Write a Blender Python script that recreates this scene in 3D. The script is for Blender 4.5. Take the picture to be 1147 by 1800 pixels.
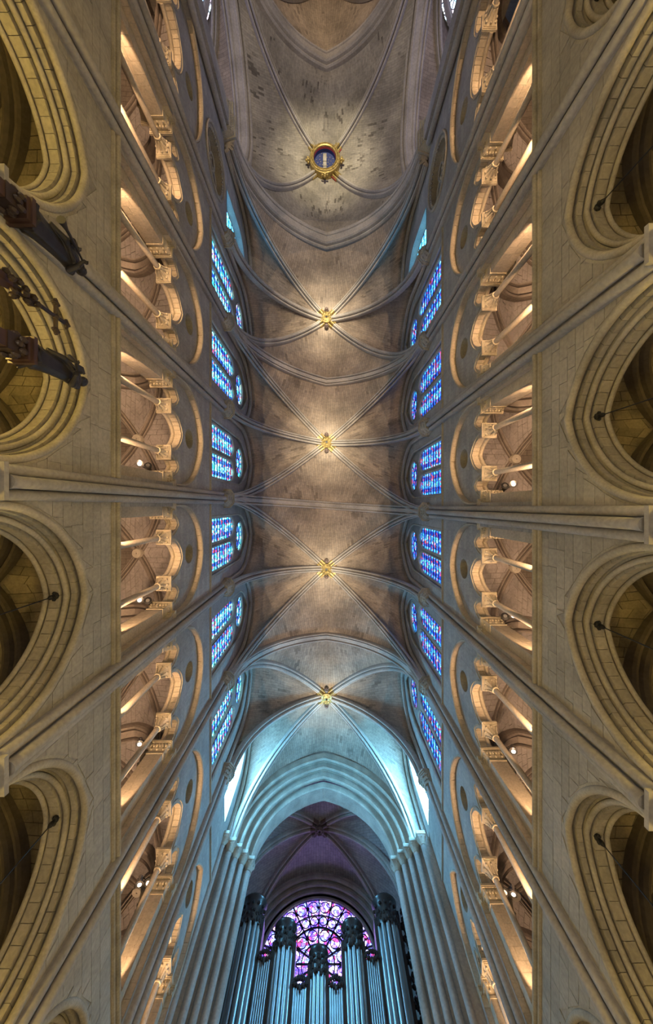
import bpy, bmesh, math, random
from mathutils import Vector, Matrix
PI = math.pi
random.seed(7)
SC = bpy.context.scene
COL = SC.collection
for o in list(bpy.data.objects):
    bpy.data.objects.remove(o)

# ------------------------------------------------------------------ camera, world, large lights, exposure
# World axes: X = right in the photograph, Y = down in the photograph (towards the organ), Z = up. Camera at the origin.
cam = bpy.data.cameras.new('camera')
cam.sensor_fit = 'VERTICAL'; cam.sensor_height = 36.0; cam.sensor_width = 36.0
cam.lens = 630.0*36.0/1800.0
cam.shift_y = -10.5/1800.0
cam.clip_end = 300
co = bpy.data.objects.new('camera', cam); COL.objects.link(co)
co.location = (0, 0, 0); co.rotation_euler = (PI, 0, 0)
SC.camera = co
SC.view_settings.view_transform = 'Standard'
SC.view_settings.look = 'None'
SC.view_settings.gamma = 1.0
SC.view_settings.use_curve_mapping = False
SC.view_settings.exposure = 0.18
w = bpy.data.worlds.new('world'); SC.world = w; w.use_nodes = True
w.node_tree.nodes['Background'].inputs[0].default_value = (0.55, 0.68, 0.9, 1)
w.node_tree.nodes['Background'].inputs[1].default_value = 0.15

FLOOR = -1.6
def spot(name, loc, target, energy, color, angle, blend=0.3, size=0.1):
    l = bpy.data.lights.new(name, 'SPOT'); l.energy = energy; l.color = color
    l.spot_size = angle; l.spot_blend = blend; l.shadow_soft_size = size
    o = bpy.data.objects.new(name, l); COL.objects.link(o); o.location = loc
    d = Vector(target)-Vector(loc)
    o.rotation_euler = d.to_track_quat('-Z', 'Y').to_euler()
    return o
def point(name, loc, energy, color, size=0.15):
    l = bpy.data.lights.new(name, 'POINT'); l.energy = energy; l.color = color; l.shadow_soft_size = size
    o = bpy.data.objects.new(name, l); COL.objects.link(o); o.location = loc
    return o
WARM = (1.0, 0.80, 0.56)
# unseen upward spots added along the nave axis to wash the vault crown
for i in range(13):
    y = -19.6+2.8*i
    spot('vault_wash_fill', (0, y, FLOOR+0.3), (0, y, 31), 6500, (1.0, 0.75, 0.52), 2*math.radians(9.8), 0.05, 0.05)
# added unseen spots, one tight and one wider, for each keystone's glow
for i, (x, y, e) in enumerate(((0, -16.6, 9000), (0, -5.6, 9000), (0, 5.5, 6500), (0, 16.7, 5200))):
    spot('keystone_glow_fill', (x, y, FLOOR+0.3), (x, y, 31), e*5.5, (1.0, 0.91, 0.70), 2*math.radians(3.6), 1.0, 0.1)
    spot('keystone_glow_fill', (x, y, FLOOR+0.6), (x, y, 31), e*3.6, (1.0, 0.86, 0.60), 2*math.radians(8.0), 1.0, 0.1)
spot('keystone_glow_fill', (0, -31, FLOOR+0.3), (0, -31, 32), 40000, (1.0, 0.88, 0.60), 2*math.radians(10), 1.0, 0.1)  # added beam for the glow round the crossing ring
spot('crossing_fill', (0, -31, FLOOR+0.3), (0, -31, 32), 9500, (1.0, 0.84, 0.62), 2*math.radians(26), 0.6, 0.2)  # unseen spot added to light the crossing vault
spot('choir_fill', (0, -45, FLOOR+0.3), (0, -45, 32), 15000, (1.0, 0.74, 0.5), 2*math.radians(14), 0.8, 0.2)  # unseen spot added to warm the choir webs
# low fill lights added for the nave, without fixtures
for y in (-22, -11, 0, 11):
    point('nave_fill', (0, y, 0.6 if abs(y) > 1 else -1.0), 60, (1.0, 0.87, 0.70), 0.4)
# fill lights added below the frame to brighten the arcade spandrels
for sx in (-1, 1):
    for k in range(6):
        point('spandrel_fill', (sx*4.2, -13.9+5.6*k, 3.0), 70, (1.0, 0.88, 0.72), 0.2)

# ------------------------------------------------------------------ materials
def nodes(name):
    m = bpy.data.materials.new(name); m.use_nodes = True
    nt = m.node_tree; b = nt.nodes['Principled BSDF']
    return m, nt, b
def N(nt, t, **kw):
    n = nt.nodes.new(t)
    for k, v in kw.items(): setattr(n, k, v)
    return n
def ramp(nt, stops, interp='LINEAR'):
    r = N(nt, 'ShaderNodeValToRGB'); r.color_ramp.interpolation = interp
    e = r.color_ramp.elements
    while len(e) < len(stops): e.new(0.5)
    for q, (p, c) in zip(e, stops): q.position = p; q.color = (*c, 1)
    return r
def mixrgb(nt, mode, fac, a, b):
    n = N(nt, 'ShaderNodeMix', data_type='RGBA', blend_type=mode)
    if isinstance(fac, (int, float)): n.inputs[0].default_value = fac
    else: nt.links.new(fac, n.inputs[0])
    for s, v in ((6, a), (7, b)):
        if isinstance(v, tuple): n.inputs[s].default_value = (*v, 1)
        else: nt.links.new(v, n.inputs[s])
    return n.outputs[2]
def stone(name, base, var=0.18, scale=1.2, rough=0.85, bricks=None, uv=False, bump=0.25, dark=0.0, streak=True, mortar=0.55, objrand=0.0):
    m, nt, b = nodes(name); L = nt.links.new
    geo = N(nt, 'ShaderNodeNewGeometry')
    n1 = N(nt, 'ShaderNodeTexNoise'); n1.inputs['Scale'].default_value = scale; n1.inputs['Detail'].default_value = 6
    mp = N(nt, 'ShaderNodeMapping'); L(geo.outputs['Position'], mp.inputs[0])
    mp.inputs['Scale'].default_value = (1, 1, 0.55 if streak else 1)
    L(mp.outputs[0], n1.inputs['Vector'])
    lo = tuple(c*(1-var*1.6) for c in base); hi = tuple(min(1, c*(1+var)) for c in base)
    r = ramp(nt, ((0.3, lo), (0.7, hi))); L(n1.outputs['Fac'], r.inputs[0])
    col = r.outputs[0]
    n2 = N(nt, 'ShaderNodeTexNoise'); n2.inputs['Scale'].default_value = scale*11; n2.inputs['Detail'].default_value = 4
    L(geo.outputs['Position'], n2.inputs['Vector'])
    r2 = ramp(nt, ((0.35, (0.82, 0.82, 0.82)), (0.65, (1.08, 1.06, 1.04)))); L(n2.outputs['Fac'], r2.inputs[0])
    col = mixrgb(nt, 'MULTIPLY', 0.8, col, r2.outputs[0])
    bh = n2.outputs['Fac']
    if bricks:
        bw, bhgt = bricks
        bt = N(nt, 'ShaderNodeTexBrick'); bt.offset = 0.5; bt.squash = 1.0
        bt.inputs['Scale'].default_value = 1.0; bt.inputs['Brick Width'].default_value = bw; bt.inputs['Row Height'].default_value = bhgt
        bt.inputs['Mortar Size'].default_value = 0.012; bt.inputs['Mortar Smooth'].default_value = 0.4; bt.inputs['Bias'].default_value = 0
        bt.inputs['Color1'].default_value = (1.07, 1.05, 1.02, 1); bt.inputs['Color2'].default_value = (0.86, 0.85, 0.85, 1)
        bt.inputs['Mortar'].default_value = (mortar, mortar*0.95, mortar*0.9, 1)
        if uv:
            tc = N(nt, 'ShaderNodeUVMap'); L(tc.outputs[0], bt.inputs['Vector'])
        else:
            sp = N(nt, 'ShaderNodeSeparateXYZ'); L(geo.outputs['Position'], sp.inputs[0])
            cb = N(nt, 'ShaderNodeCombineXYZ'); L(sp.outputs['Y'], cb.inputs['X']); L(sp.outputs['Z'], cb.inputs['Y'])
            L(cb.outputs[0], bt.inputs['Vector'])
        col = mixrgb(nt, 'MULTIPLY', 1.0, col, bt.outputs['Color'])
        if dark > 0:      # single darker stones scattered in patches
            v = N(nt, 'ShaderNodeTexBrick'); v.offset = 0.5
            v.inputs['Scale'].default_value = 1.0; v.inputs['Brick Width'].default_value = bw; v.inputs['Row Height'].default_value = bhgt
            v.inputs['Mortar Size'].default_value = 0.0
            v.inputs['Color1'].default_value = (0, 0, 0, 1); v.inputs['Color2'].default_value = (1, 1, 1, 1); v.inputs['Bias'].default_value = -0.35
            L(bt.inputs['Vector'].links[0].from_socket, v.inputs['Vector'])
            n3 = N(nt, 'ShaderNodeTexNoise'); n3.inputs['Scale'].default_value = 0.5; n3.inputs['Detail'].default_value = 6; n3.inputs['Roughness'].default_value = 0.7; L(geo.outputs['Position'], n3.inputs['Vector'])
            r3 = ramp(nt, ((0.5, (0, 0, 0)), (0.58, (1, 1, 1)))); L(n3.outputs['Fac'], r3.inputs[0])
            r4 = ramp(nt, ((0.45, (0, 0, 0)), (0.5, (1, 1, 1)))); L(v.outputs['Color'], r4.inputs[0])
            mm = N(nt, 'ShaderNodeMath', operation='MULTIPLY'); L(r3.outputs[0], mm.inputs[0]); L(r4.outputs[0], mm.inputs[1])
            m2 = N(nt, 'ShaderNodeMath', operation='MULTIPLY'); L(mm.outputs[0], m2.inputs[0]); m2.inputs[1].default_value = dark
            col = mixrgb(nt, 'MULTIPLY', m2.outputs[0], col, (0.35, 0.33, 0.32))
    if objrand:
        oi = N(nt, 'ShaderNodeObjectInfo')
        rr = ramp(nt, ((0.0, (1-objrand,)*3), (1.0, (1+objrand*0.6, 1+objrand*0.55, 1+objrand*0.5)))); L(oi.outputs['Random'], rr.inputs[0])
        col = mixrgb(nt, 'MULTIPLY', 1.0, col, rr.outputs[0])
    L(col, b.inputs['Base Color'])
    b.inputs['Roughness'].default_value = rough
    b.inputs['Specular IOR Level'].default_value = 0.25
    bp = N(nt, 'ShaderNodeBump'); bp.inputs['Strength'].default_value = bump; bp.inputs['Distance'].default_value = 0.02
    L(bh, bp.inputs['Height']); L(bp.outputs[0], b.inputs['Normal'])
    return m
def plain(name, c, rough=0.5, metal=0.0, var=0.15, scale=6):
    m, nt, b = nodes(name); L = nt.links.new
    geo = N(nt, 'ShaderNodeNewGeometry'); n1 = N(nt, 'ShaderNodeTexNoise'); n1.inputs['Scale'].default_value = scale; n1.inputs['Detail'].default_value = 4
    L(geo.outputs['Position'], n1.inputs['Vector'])
    r = ramp(nt, ((0.3, tuple(x*(1-var) for x in c)), (0.7, tuple(min(1, x*(1+var)) for x in c)))); L(n1.outputs['Fac'], r.inputs[0])
    L(r.outputs[0], b.inputs['Base Color']); b.inputs['Roughness'].default_value = rough; b.inputs['Metallic'].default_value = metal
    return m
def emit(name, c, s):
    m, nt, b = nodes(name)
    b.inputs['Base Color'].default_value = (*c, 1); b.inputs['Emission Color'].default_value = (*c, 1); b.inputs['Emission Strength'].default_value = s
    return m
def glass(name, pal, strength, cell=7.0, bands=False, seed=0.0, lead=0.06):
    """backlit stained glass: coloured cells between lead lines; UV x runs 0..1 across a light when bands is set"""
    m, nt, b = nodes(name); L = nt.links.new
    geo = N(nt, 'ShaderNodeNewGeometry')
    mp = N(nt, 'ShaderNodeMapping'); mp.inputs['Location'].default_value = (seed, seed*0.7, seed*1.3); L(geo.outputs['Position'], mp.inputs[0])
    v = N(nt, 'ShaderNodeTexVoronoi'); v.inputs['Scale'].default_value = cell; L(mp.outputs[0], v.inputs['Vector'])
    ve = N(nt, 'ShaderNodeTexVoronoi', feature='DISTANCE_TO_EDGE'); ve.inputs['Scale'].default_value = cell; L(mp.outputs[0], ve.inputs['Vector'])
    sp = N(nt, 'ShaderNodeSeparateColor'); L(v.outputs['Color'], sp.inputs[0])
    n = len(pal)
    r = ramp(nt, [(i/n, c) for i, c in enumerate(pal)], 'CONSTANT'); L(sp.outputs[0], r.inputs[0])
    col = r.outputs[0]
    if bands:
        uv = N(nt, 'ShaderNodeUVMap'); su = N(nt, 'ShaderNodeSeparateXYZ'); L(uv.outputs[0], su.inputs[0])
        br = ramp(nt, ((0.0, (0.75, 1.0, 1.0)), (0.12, (0.06, 0.11, 0.42)), (0.32, (0.85, 1.0, 1.0)), (0.68, (0.06, 0.10, 0.40)), (0.87, (0.7, 1.0, 1.0))), 'CONSTANT')
        L(su.outputs['X'], br.inputs[0])
        col = mixrgb(nt, 'MULTIPLY', 0.92, col, br.outputs[0])
        rd = N(nt, 'ShaderNodeMath', operation='GREATER_THAN'); L(sp.outputs[1], rd.inputs[0]); rd.inputs[1].default_value = 0.86
        col = mixrgb(nt, 'MIX', rd.outputs[0], col, (0.42, 0.05, 0.10))
    rl = ramp(nt, ((lead*0.5, (0.02, 0.02, 0.03)), (lead, (1, 1, 1)))); L(ve.outputs['Distance'], rl.inputs[0])
    col = mixrgb(nt, 'MULTIPLY', 1.0, col, rl.outputs[0])
    b.inputs['Base Color'].default_value = (0.02, 0.03, 0.05, 1); b.inputs['Roughness'].default_value = 0.3
    L(col, b.inputs['Emission Color']); b.inputs['Emission Strength'].default_value = strength
    return m
M = {}
M['wall'] = stone('limestone_wall', (0.40, 0.385, 0.365), 0.14, 0.7, bricks=(0.85, 0.36), mortar=0.8)
M['block'] = stone('limestone_block', (0.41, 0.38, 0.33), 0.13, 0.8, objrand=0.10)
M['mortar'] = stone('limestone_joint', (0.30, 0.27, 0.23), 0.1, 2)
M['shaft'] = stone('limestone_shaft', (0.40, 0.38, 0.36), 0.14, 0.9)
M['arch'] = stone('limestone_voussoir', (0.42, 0.385, 0.31), 0.13, 1.0, objrand=0.08)
M['mould'] = stone('limestone_moulding', (0.42, 0.385, 0.32), 0.16, 1.5)
M['pale'] = stone('limestone_pale', (0.52, 0.45, 0.36), 0.12, 1.2, objrand=0.07)
M['carve'] = stone('limestone_carving', (0.54, 0.47, 0.36), 0.16, 3.0, bump=0.4)
M['web'] = stone('vault_web', (0.36, 0.30, 0.24), 0.2, 0.5, bricks=(0.55, 0.20), uv=True, dark=0.45, mortar=0.6)
M['web_organ'] = stone('vault_web_organ', (0.46, 0.43, 0.44), 0.15, 0.5, bricks=(0.55, 0.24), uv=True, mortar=0.5)
M['web_cross'] = stone('vault_web_crossing', (0.36, 0.33, 0.28), 0.22, 0.5, bricks=(0.46, 0.17), uv=True, dark=0.8, mortar=0.7)
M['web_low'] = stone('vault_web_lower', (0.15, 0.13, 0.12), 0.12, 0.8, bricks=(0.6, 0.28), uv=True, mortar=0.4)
M['astone'] = stone('aisle_vault_stone', (0.27, 0.23, 0.16), 0.25, 1.4, objrand=0.22)  # dimness of the aisle put into a darker stone colour
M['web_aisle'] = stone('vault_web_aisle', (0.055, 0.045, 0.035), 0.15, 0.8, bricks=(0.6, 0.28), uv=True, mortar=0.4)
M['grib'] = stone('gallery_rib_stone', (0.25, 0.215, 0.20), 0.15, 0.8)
M['arib'] = stone('aisle_rib_stone', (0.12, 0.10, 0.08), 0.15, 0.8)  # shade on the aisle ribs carried by the dark base colour
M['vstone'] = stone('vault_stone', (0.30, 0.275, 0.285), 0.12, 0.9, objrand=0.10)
M['rib'] = stone('rib_stone', (0.44, 0.40, 0.355), 0.14, 0.8)
M['gold'] = plain('gilding', (0.40, 0.29, 0.10), 0.45, 0.5, 0.5, 6)
M['red'] = plain('painted_red', (0.5, 0.05, 0.06), 0.5)
M['blue'] = plain('painted_blue', (0.03, 0.045, 0.16), 0.6)
M['brown'] = plain('dark_carving', (0.16, 0.11, 0.09), 0.6)
M['wood'] = plain('dark_wood', (0.035, 0.022, 0.018), 0.45, 0, 0.3, 4)
M['redwood'] = plain('red_brown_wood', (0.055, 0.028, 0.022), 0.45, 0, 0.3, 4)
M['bronze'] = plain('dark_bronze', (0.030, 0.027, 0.030), 0.45, 0.3, 0.3, 4)
M['case'] = plain('organ_oak', (0.030, 0.023, 0.022), 0.3, 0, 0.35, 4)
M['tin'] = plain('pipe_tin', (0.36, 0.40, 0.42), 0.38, 0.75, 0.08, 2)
M['iron'] = plain('iron', (0.02, 0.02, 0.022), 0.5, 0.4)
M['tracery'] = stone('tracery_stone', (0.30, 0.29, 0.28), 0.12, 1.5)
M['floor'] = stone('floor_stone', (0.32, 0.29, 0.25), 0.15, 0.5)
M['lens'] = emit('lamp_glass', (1, 0.95, 0.88), 2.0)
M['chrome'] = plain('lamp_metal', (0.5, 0.5, 0.52), 0.25, 0.9)
B_CY = [(0.04, 0.42, 0.72), (0.35, 0.85, 1.0), (0.03, 0.18, 0.75), (0.55, 0.95, 1.0), (0.04, 0.55, 0.62), (0.18, 0.70, 0.90), (0.02, 0.09, 0.55)]
B_BL = [(0.02, 0.16, 0.85), (0.10, 0.50, 1.0), (0.02, 0.08, 0.60), (0.35, 0.72, 1.0), (0.03, 0.32, 0.9), (0.06, 0.45, 0.80), (0.02, 0.06, 0.45)]
B_PU = [(0.30, 0.14, 0.9), (0.75, 0.62, 1.0), (0.16, 0.09, 0.75), (0.95, 0.50, 0.65), (0.22, 0.28, 1.0), (0.62, 0.50, 1.0), (0.5, 0.04, 0.16), (0.14, 0.06, 0.6)]
M['glass_l'] = glass('stained_glass_teal', B_CY, 3.4, 7.5, True, 0.0)
M['glass_r'] = glass('stained_glass_blue', B_BL, 3.0, 7.5, True, 3.0)
M['glass_az'] = glass('stained_glass_azure', [(0.02, 0.35, 1.0), (0.1, 0.6, 1.0), (0.02, 0.22, 0.8), (0.3, 0.8, 1.0)], 5.0, 9, False, 5.0)
M['glass_clear'] = emit('clear_glass', (0.19, 0.60, 1.0), 76.0)
M['glass_rose'] = glass('rose_glass', [(r_*0.72, g_*0.85, b_) for r_, g_, b_ in B_PU], 5.2, 5.0, False, 2.0, 0.09)
M['glass_transept'] = glass('transept_rose_glass', [(0.45, 0.5, 0.9), (0.7, 0.72, 0.9), (0.35, 0.38, 0.8), (0.6, 0.52, 0.8)], 4.5, 3.0, False, 4.0, 0.05)
M['glass_white'] = glass('pale_rose_glass', [(0.9, 0.95, 1.0), (0.6, 0.8, 1.0), (0.9, 0.75, 0.95), (0.3, 0.6, 0.9)], 3.0, 2.5, False, 1.0, 0.05)

# ------------------------------------------------------------------ mesh helpers
class MB:
    def __init__(s): s.v = []; s.f = []; s.uv = None
    def add(s, vs, fs):
        k = len(s.v); s.v += [tuple(p) for p in vs]; s.f += [tuple(i+k for i in f) for f in fs]
    def box(s, a, b):
        x0, y0, z0 = a; x1, y1, z1 = b
        s.add([(x0,y0,z0),(x1,y0,z0),(x1,y1,z0),(x0,y1,z0),(x0,y0,z1),(x1,y0,z1),(x1,y1,z1),(x0,y1,z1)],
              [(0,3,2,1),(4,5,6,7),(0,1,5,4),(1,2,6,5),(2,3,7,6),(3,0,4,7)])
    def prism(s, poly, z0, z1, poly2=None):
        n = len(poly); p2 = poly2 or poly
        s.add([(x,y,z0) for x,y in poly]+[(x,y,z1) for x,y in p2],
              [tuple(range(n-1,-1,-1)), tuple(range(n,2*n))]+[(i,(i+1)%n,(i+1)%n+n,i+n) for i in range(n)])
    def lathe(s, c, prof, n=16, caps=True, axis='Z', rot=0.0):
        cx, cy, cz = c; vs = []; fs = []
        for r, h in prof:
            for k in range(n):
                a = 2*PI*k/n+rot; u = r*math.cos(a); v = r*math.sin(a)
                if axis == 'Z': vs.append((cx+u, cy+v, cz+h))
                elif axis == 'Y': vs.append((cx+u, cy+h, cz+v))
                else: vs.append((cx+h, cy+u, cz+v))
        for i in range(len(prof)-1):
            for k in range(n):
                k2 = (k+1)%n; fs.append((i*n+k, i*n+k2, (i+1)*n+k2, (i+1)*n+k))
        if caps:
            fs.append(tuple(range(n-1,-1,-1))); m = (len(prof)-1)*n; fs.append(tuple(range(m, m+n)))
        s.add(vs, fs)
    def tube(s, path, r, n=8):
        path = [Vector(p) for p in path]; vs = []; fs = []
        rs = r if isinstance(r, (list, tuple)) else [r]*len(path)
        up = Vector((0.13, 0.21, 1)).normalized()
        for i, p in enumerate(path):
            t = (path[min(i+1, len(path)-1)]-path[max(i-1, 0)]).normalized()
            if abs(t.dot(up)) > 0.97: a = t.cross(Vector((1, 0, 0)))
            else: a = t.cross(up)
            a.normalize(); b = t.cross(a)
            for k in range(n):
                q = 2*PI*k/n; vs.append(p+a*(rs[i]*math.cos(q))+b*(rs[i]*math.sin(q)))
        for i in range(len(path)-1):
            for k in range(n): fs.append((i*n+k, i*n+(k+1)%n, (i+1)*n+(k+1)%n, (i+1)*n+k))
        fs.append(tuple(range(n-1,-1,-1))); m = (len(path)-1)*n; fs.append(tuple(range(m, m+n)))
        s.add(vs, fs)
    def ball(s, c, r, n=8, m=5):
        rx, ry, rz = r if isinstance(r, tuple) else (r, r, r); vs = []; fs = []
        for i in range(1, m):
            t = PI*i/m
            for k in range(n):
                a = 2*PI*k/n; vs.append((c[0]+rx*math.sin(t)*math.cos(a), c[1]+ry*math.sin(t)*math.sin(a), c[2]-rz*math.cos(t)))
        vs += [(c[0], c[1], c[2]-rz), (c[0], c[1], c[2]+rz)]
        for i in range(m-2):
            for k in range(n): fs.append((i*n+k, i*n+(k+1)%n, (i+1)*n+(k+1)%n, (i+1)*n+k))
        q = (m-1)*n
        for k in range(n): fs.append((q, (k+1)%n, k)); fs.append((q+1, (m-2)*n+k, (m-2)*n+(k+1)%n))
        s.add(vs, fs)
    def sweep(s, path, S, prof, flip=False, cap=True):
        path = [Vector(p) for p in path]; S = Vector(S).normalized(); n = len(prof); vs = []; fs = []
        top = max(range(len(path)), key=lambda i: path[i].z)
        Ns = []
        for i, p in enumerate(path):
            t0 = (p-path[i-1]).normalized() if i > 0 else None
            t1 = (path[i+1]-p).normalized() if i < len(path)-1 else None
            if t0 is None: t = t1; sc = 1
            elif t1 is None: t = t0; sc = 1
            else:
                t = (t0+t1).normalized(); sc = 1/max(0.4, t.dot(t1))
            Ns.append((t.cross(S)).normalized()*sc)
        sg = -1 if Ns[top].z > 0 else 1
        if flip: sg = -sg
        for p, nn in zip(path, Ns):
            for a, b in prof: vs.append(p+S*a+nn*(b*sg))
        for i in range(len(path)-1):
            for k in range(n): fs.append((i*n+k, i*n+(k+1)%n, (i+1)*n+(k+1)%n, (i+1)*n+k))
        if cap:
            fs.append(tuple(range(n-1,-1,-1))); m = (len(path)-1)*n; fs.append(tuple(range(m, m+n)))
        s.add(vs, fs)
    def build(s, name, mat, parent=None, smooth=False, fix=True):
        me = bpy.data.meshes.new(name); me.from_pydata(s.v, [], s.f)
        if s.uv is not None:
            l = me.uv_layers.new(name='UVMap'); l.data.foreach_set('uv', s.uv)
        if fix and s.uv is None:
            bm = bmesh.new(); bm.from_mesh(me); bmesh.ops.recalc_face_normals(bm, faces=bm.faces); bm.to_mesh(me); bm.free()
        if smooth:
            me.polygons.foreach_set('use_smooth', [True]*len(me.polygons))
        me.materials.append(M[mat] if isinstance(mat, str) else mat)
        o = bpy.data.objects.new(name, me); COL.objects.link(o)
        if parent: o.parent = parent
        return o
def smooth_angle(o, deg=40):
    me = o.data
    me.polygons.foreach_set('use_smooth', [True]*len(me.polygons))
    bm = bmesh.new(); bm.from_mesh(me)
    for e in bm.edges:
        if len(e.link_faces) == 2 and e.calc_face_angle(0) > math.radians(deg): e.smooth = False
    bm.to_mesh(me); bm.free()
    return o
def tag(o, label=None, cat=None, group=None, kind=None):
    if label: o['label'] = label
    if cat: o['category'] = cat
    if group: o['group'] = group
    if kind: o['kind'] = kind
    return o
def thing(name, loc, label, cat, group=None):
    o = bpy.data.objects.new(name, None); COL.objects.link(o); o.location = loc; o.empty_display_size = 0.1
    return tag(o, label, cat, group)
def adopt(root, *parts):
    """parent meshes made in world space to a root placed at the thing's base"""
    for p in parts:
        p.parent = root
        p.matrix_parent_inverse = Matrix.Translation(-root.location)
def copy_tree(src, loc, label):
    r = src.copy(); COL.objects.link(r); r.location = loc; r['label'] = label
    for ch in src.children:
        c = ch.copy(); COL.objects.link(c); c.parent = r
        for g in ch.children:
            d = g.copy(); COL.objects.link(d); d.parent = c
    return r
ORD = ['first', 'second', 'third', 'fourth', 'fifth', 'sixth', 'seventh', 'eighth', 'ninth']
SIDE = {-1: 'left', 1: 'right'}

# ------------------------------------------------------------------ layout (metres)
W = 6.5
YP = {-1: [-24.2, -17.0, -11.7, -6.13, -0.48, 5.15, 11.1, 16.9, 21.2],
      1: [-22.9, -15.9, -10.5, -5.0, 0.36, 5.8, 11.4, 17.3, 21.2]}
Z_AB = 6.9       # top of the arcade capitals
Z_STR = 10.8     # arcade string course
Z_TRI = 11.1     # gallery sill
Z_CAP = 15.45    # gallery abacus top
Z_CLS = 20.0     # clerestory string
Z_SPR = 22.8     # vault springing
Z_KEY = 31.6     # crown of the webs
def arch_pts(s, h, n=12):
    """pointed arch from (-s,0) over (0,h) to (s,0)"""
    if h >= s:
        R = (h*h+s*s)/(2*s); c = R-s; te = math.acos(max(-1, min(1, c/R)))
        left = [(c-R*math.cos(te*k/n), R*math.sin(te*k/n)) for k in range(n+1)]
    else:
        left = [(-s*math.cos(PI/2*k/n), h*math.sin(PI/2*k/n)) for k in range(n+1)]
    left[-1] = (0, h)
    return left+[(-a, b) for a, b in reversed(left[:-1])]
def arch_a(s, h, z0):
    """half-width of a pointed arch opening at height z"""
    R = (h*h+s*s)/(2*s); c = R-s
    def a(z):
        q = z-z0
        if q <= 0: return s
        if q >= h: return 0.0
        return max(0.0, math.sqrt(max(0, R*R-q*q))-c)
    return a
def strips(mb, x, y0, y1, zs, holes, swap=None):
    """wall face in the plane X=x between y0 and y1; holes = (centre, halfwidth(z), zmin, zmax)"""
    P = swap or (lambda u, z: (x, u, z))
    for za, zb in zip(zs[:-1], zs[1:]):
        mid = (za+zb)/2
        act = sorted([h for h in holes if h[2] <= mid < h[3]], key=lambda h: h[0])
        ea = [y0]; eb = [y0]
        for c, a, _, _ in act:
            ea += [c-a(za), c+a(za)]; eb += [c-a(zb), c+a(zb)]
        ea.append(y1); eb.append(y1)
        for k in range(0, len(ea), 2):
            if ea[k+1]-ea[k] < 1e-5 and eb[k+1]-eb[k] < 1e-5: continue
            mb.add([P(ea[k], za), P(ea[k+1], za), P(eb[k+1], zb), P(eb[k], zb)], [(0, 1, 2, 3)])
def zsamples(*rng):
    out = set()
    for a, b, n in rng:
        for k in range(n+1): out.add(round(a+(b-a)*k/n, 5))
    return sorted(out)
def arch_z(z0, h, n):
    return [z0+h*math.sin(PI/2*k/n) for k in range(n+1)]
def voussoirs(name, parent, sg, x0, x1, yc, z0, s, h, t, n, mat, gap=0.012, m=2, mk=None):
    """ring of separate wedge stones: X from x0 to x1, intrados half-span s and rise h, thickness t"""
    R = (h*h+s*s)/(2*s); c = R-s; out = []
    def P(side, f, r, x):
        te = math.acos(max(-1, min(1, c/r)))
        th = f*te; y = c-r*math.cos(th)
        if f >= 1: y = 0.0
        return (sg*x, yc+side*y, z0+r*math.sin(th)) if mk is None else mk(x, side*y, z0+r*math.sin(th))
    g = gap/(R*math.acos(max(-1, min(1, c/R))))
    for side in (1, -1):
        for k in range(n):
            f0 = k/n+(g/2 if k else 0); f1 = (k+1)/n-g/2
            vs = []; fs = []
            for j in range(m+1):
                f = f0+(f1-f0)*j/m
                vs += [P(side, f, R, x0), P(side, f, R+t, x0), P(side, f, R+t, x1), P(side, f, R, x1)]
            for j in range(m):
                for q in range(4): fs.append((j*4+q, j*4+(q+1)%4, j*4+4+(q+1)%4, j*4+4+q))
            fs.append((3, 2, 1, 0)); e = m*4; fs.append((e, e+1, e+2, e+3))
            b = MB(); b.add(vs, fs); out.append(b.build(name, mat))
    return out
def circ(r, n=8, cx=0, cy=0): return [(cx+r*math.cos(2*PI*k/n), cy+r*math.sin(2*PI*k/n)) for k in range(n)]

# ------------------------------------------------------------------ setting: floor and walls
mb = MB(); mb.box((-14, -60, FLOOR-0.2), (14, 36, FLOOR)); tag(mb.build('floor', 'floor'), 'stone church floor far below the vaults', kind='structure')

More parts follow.
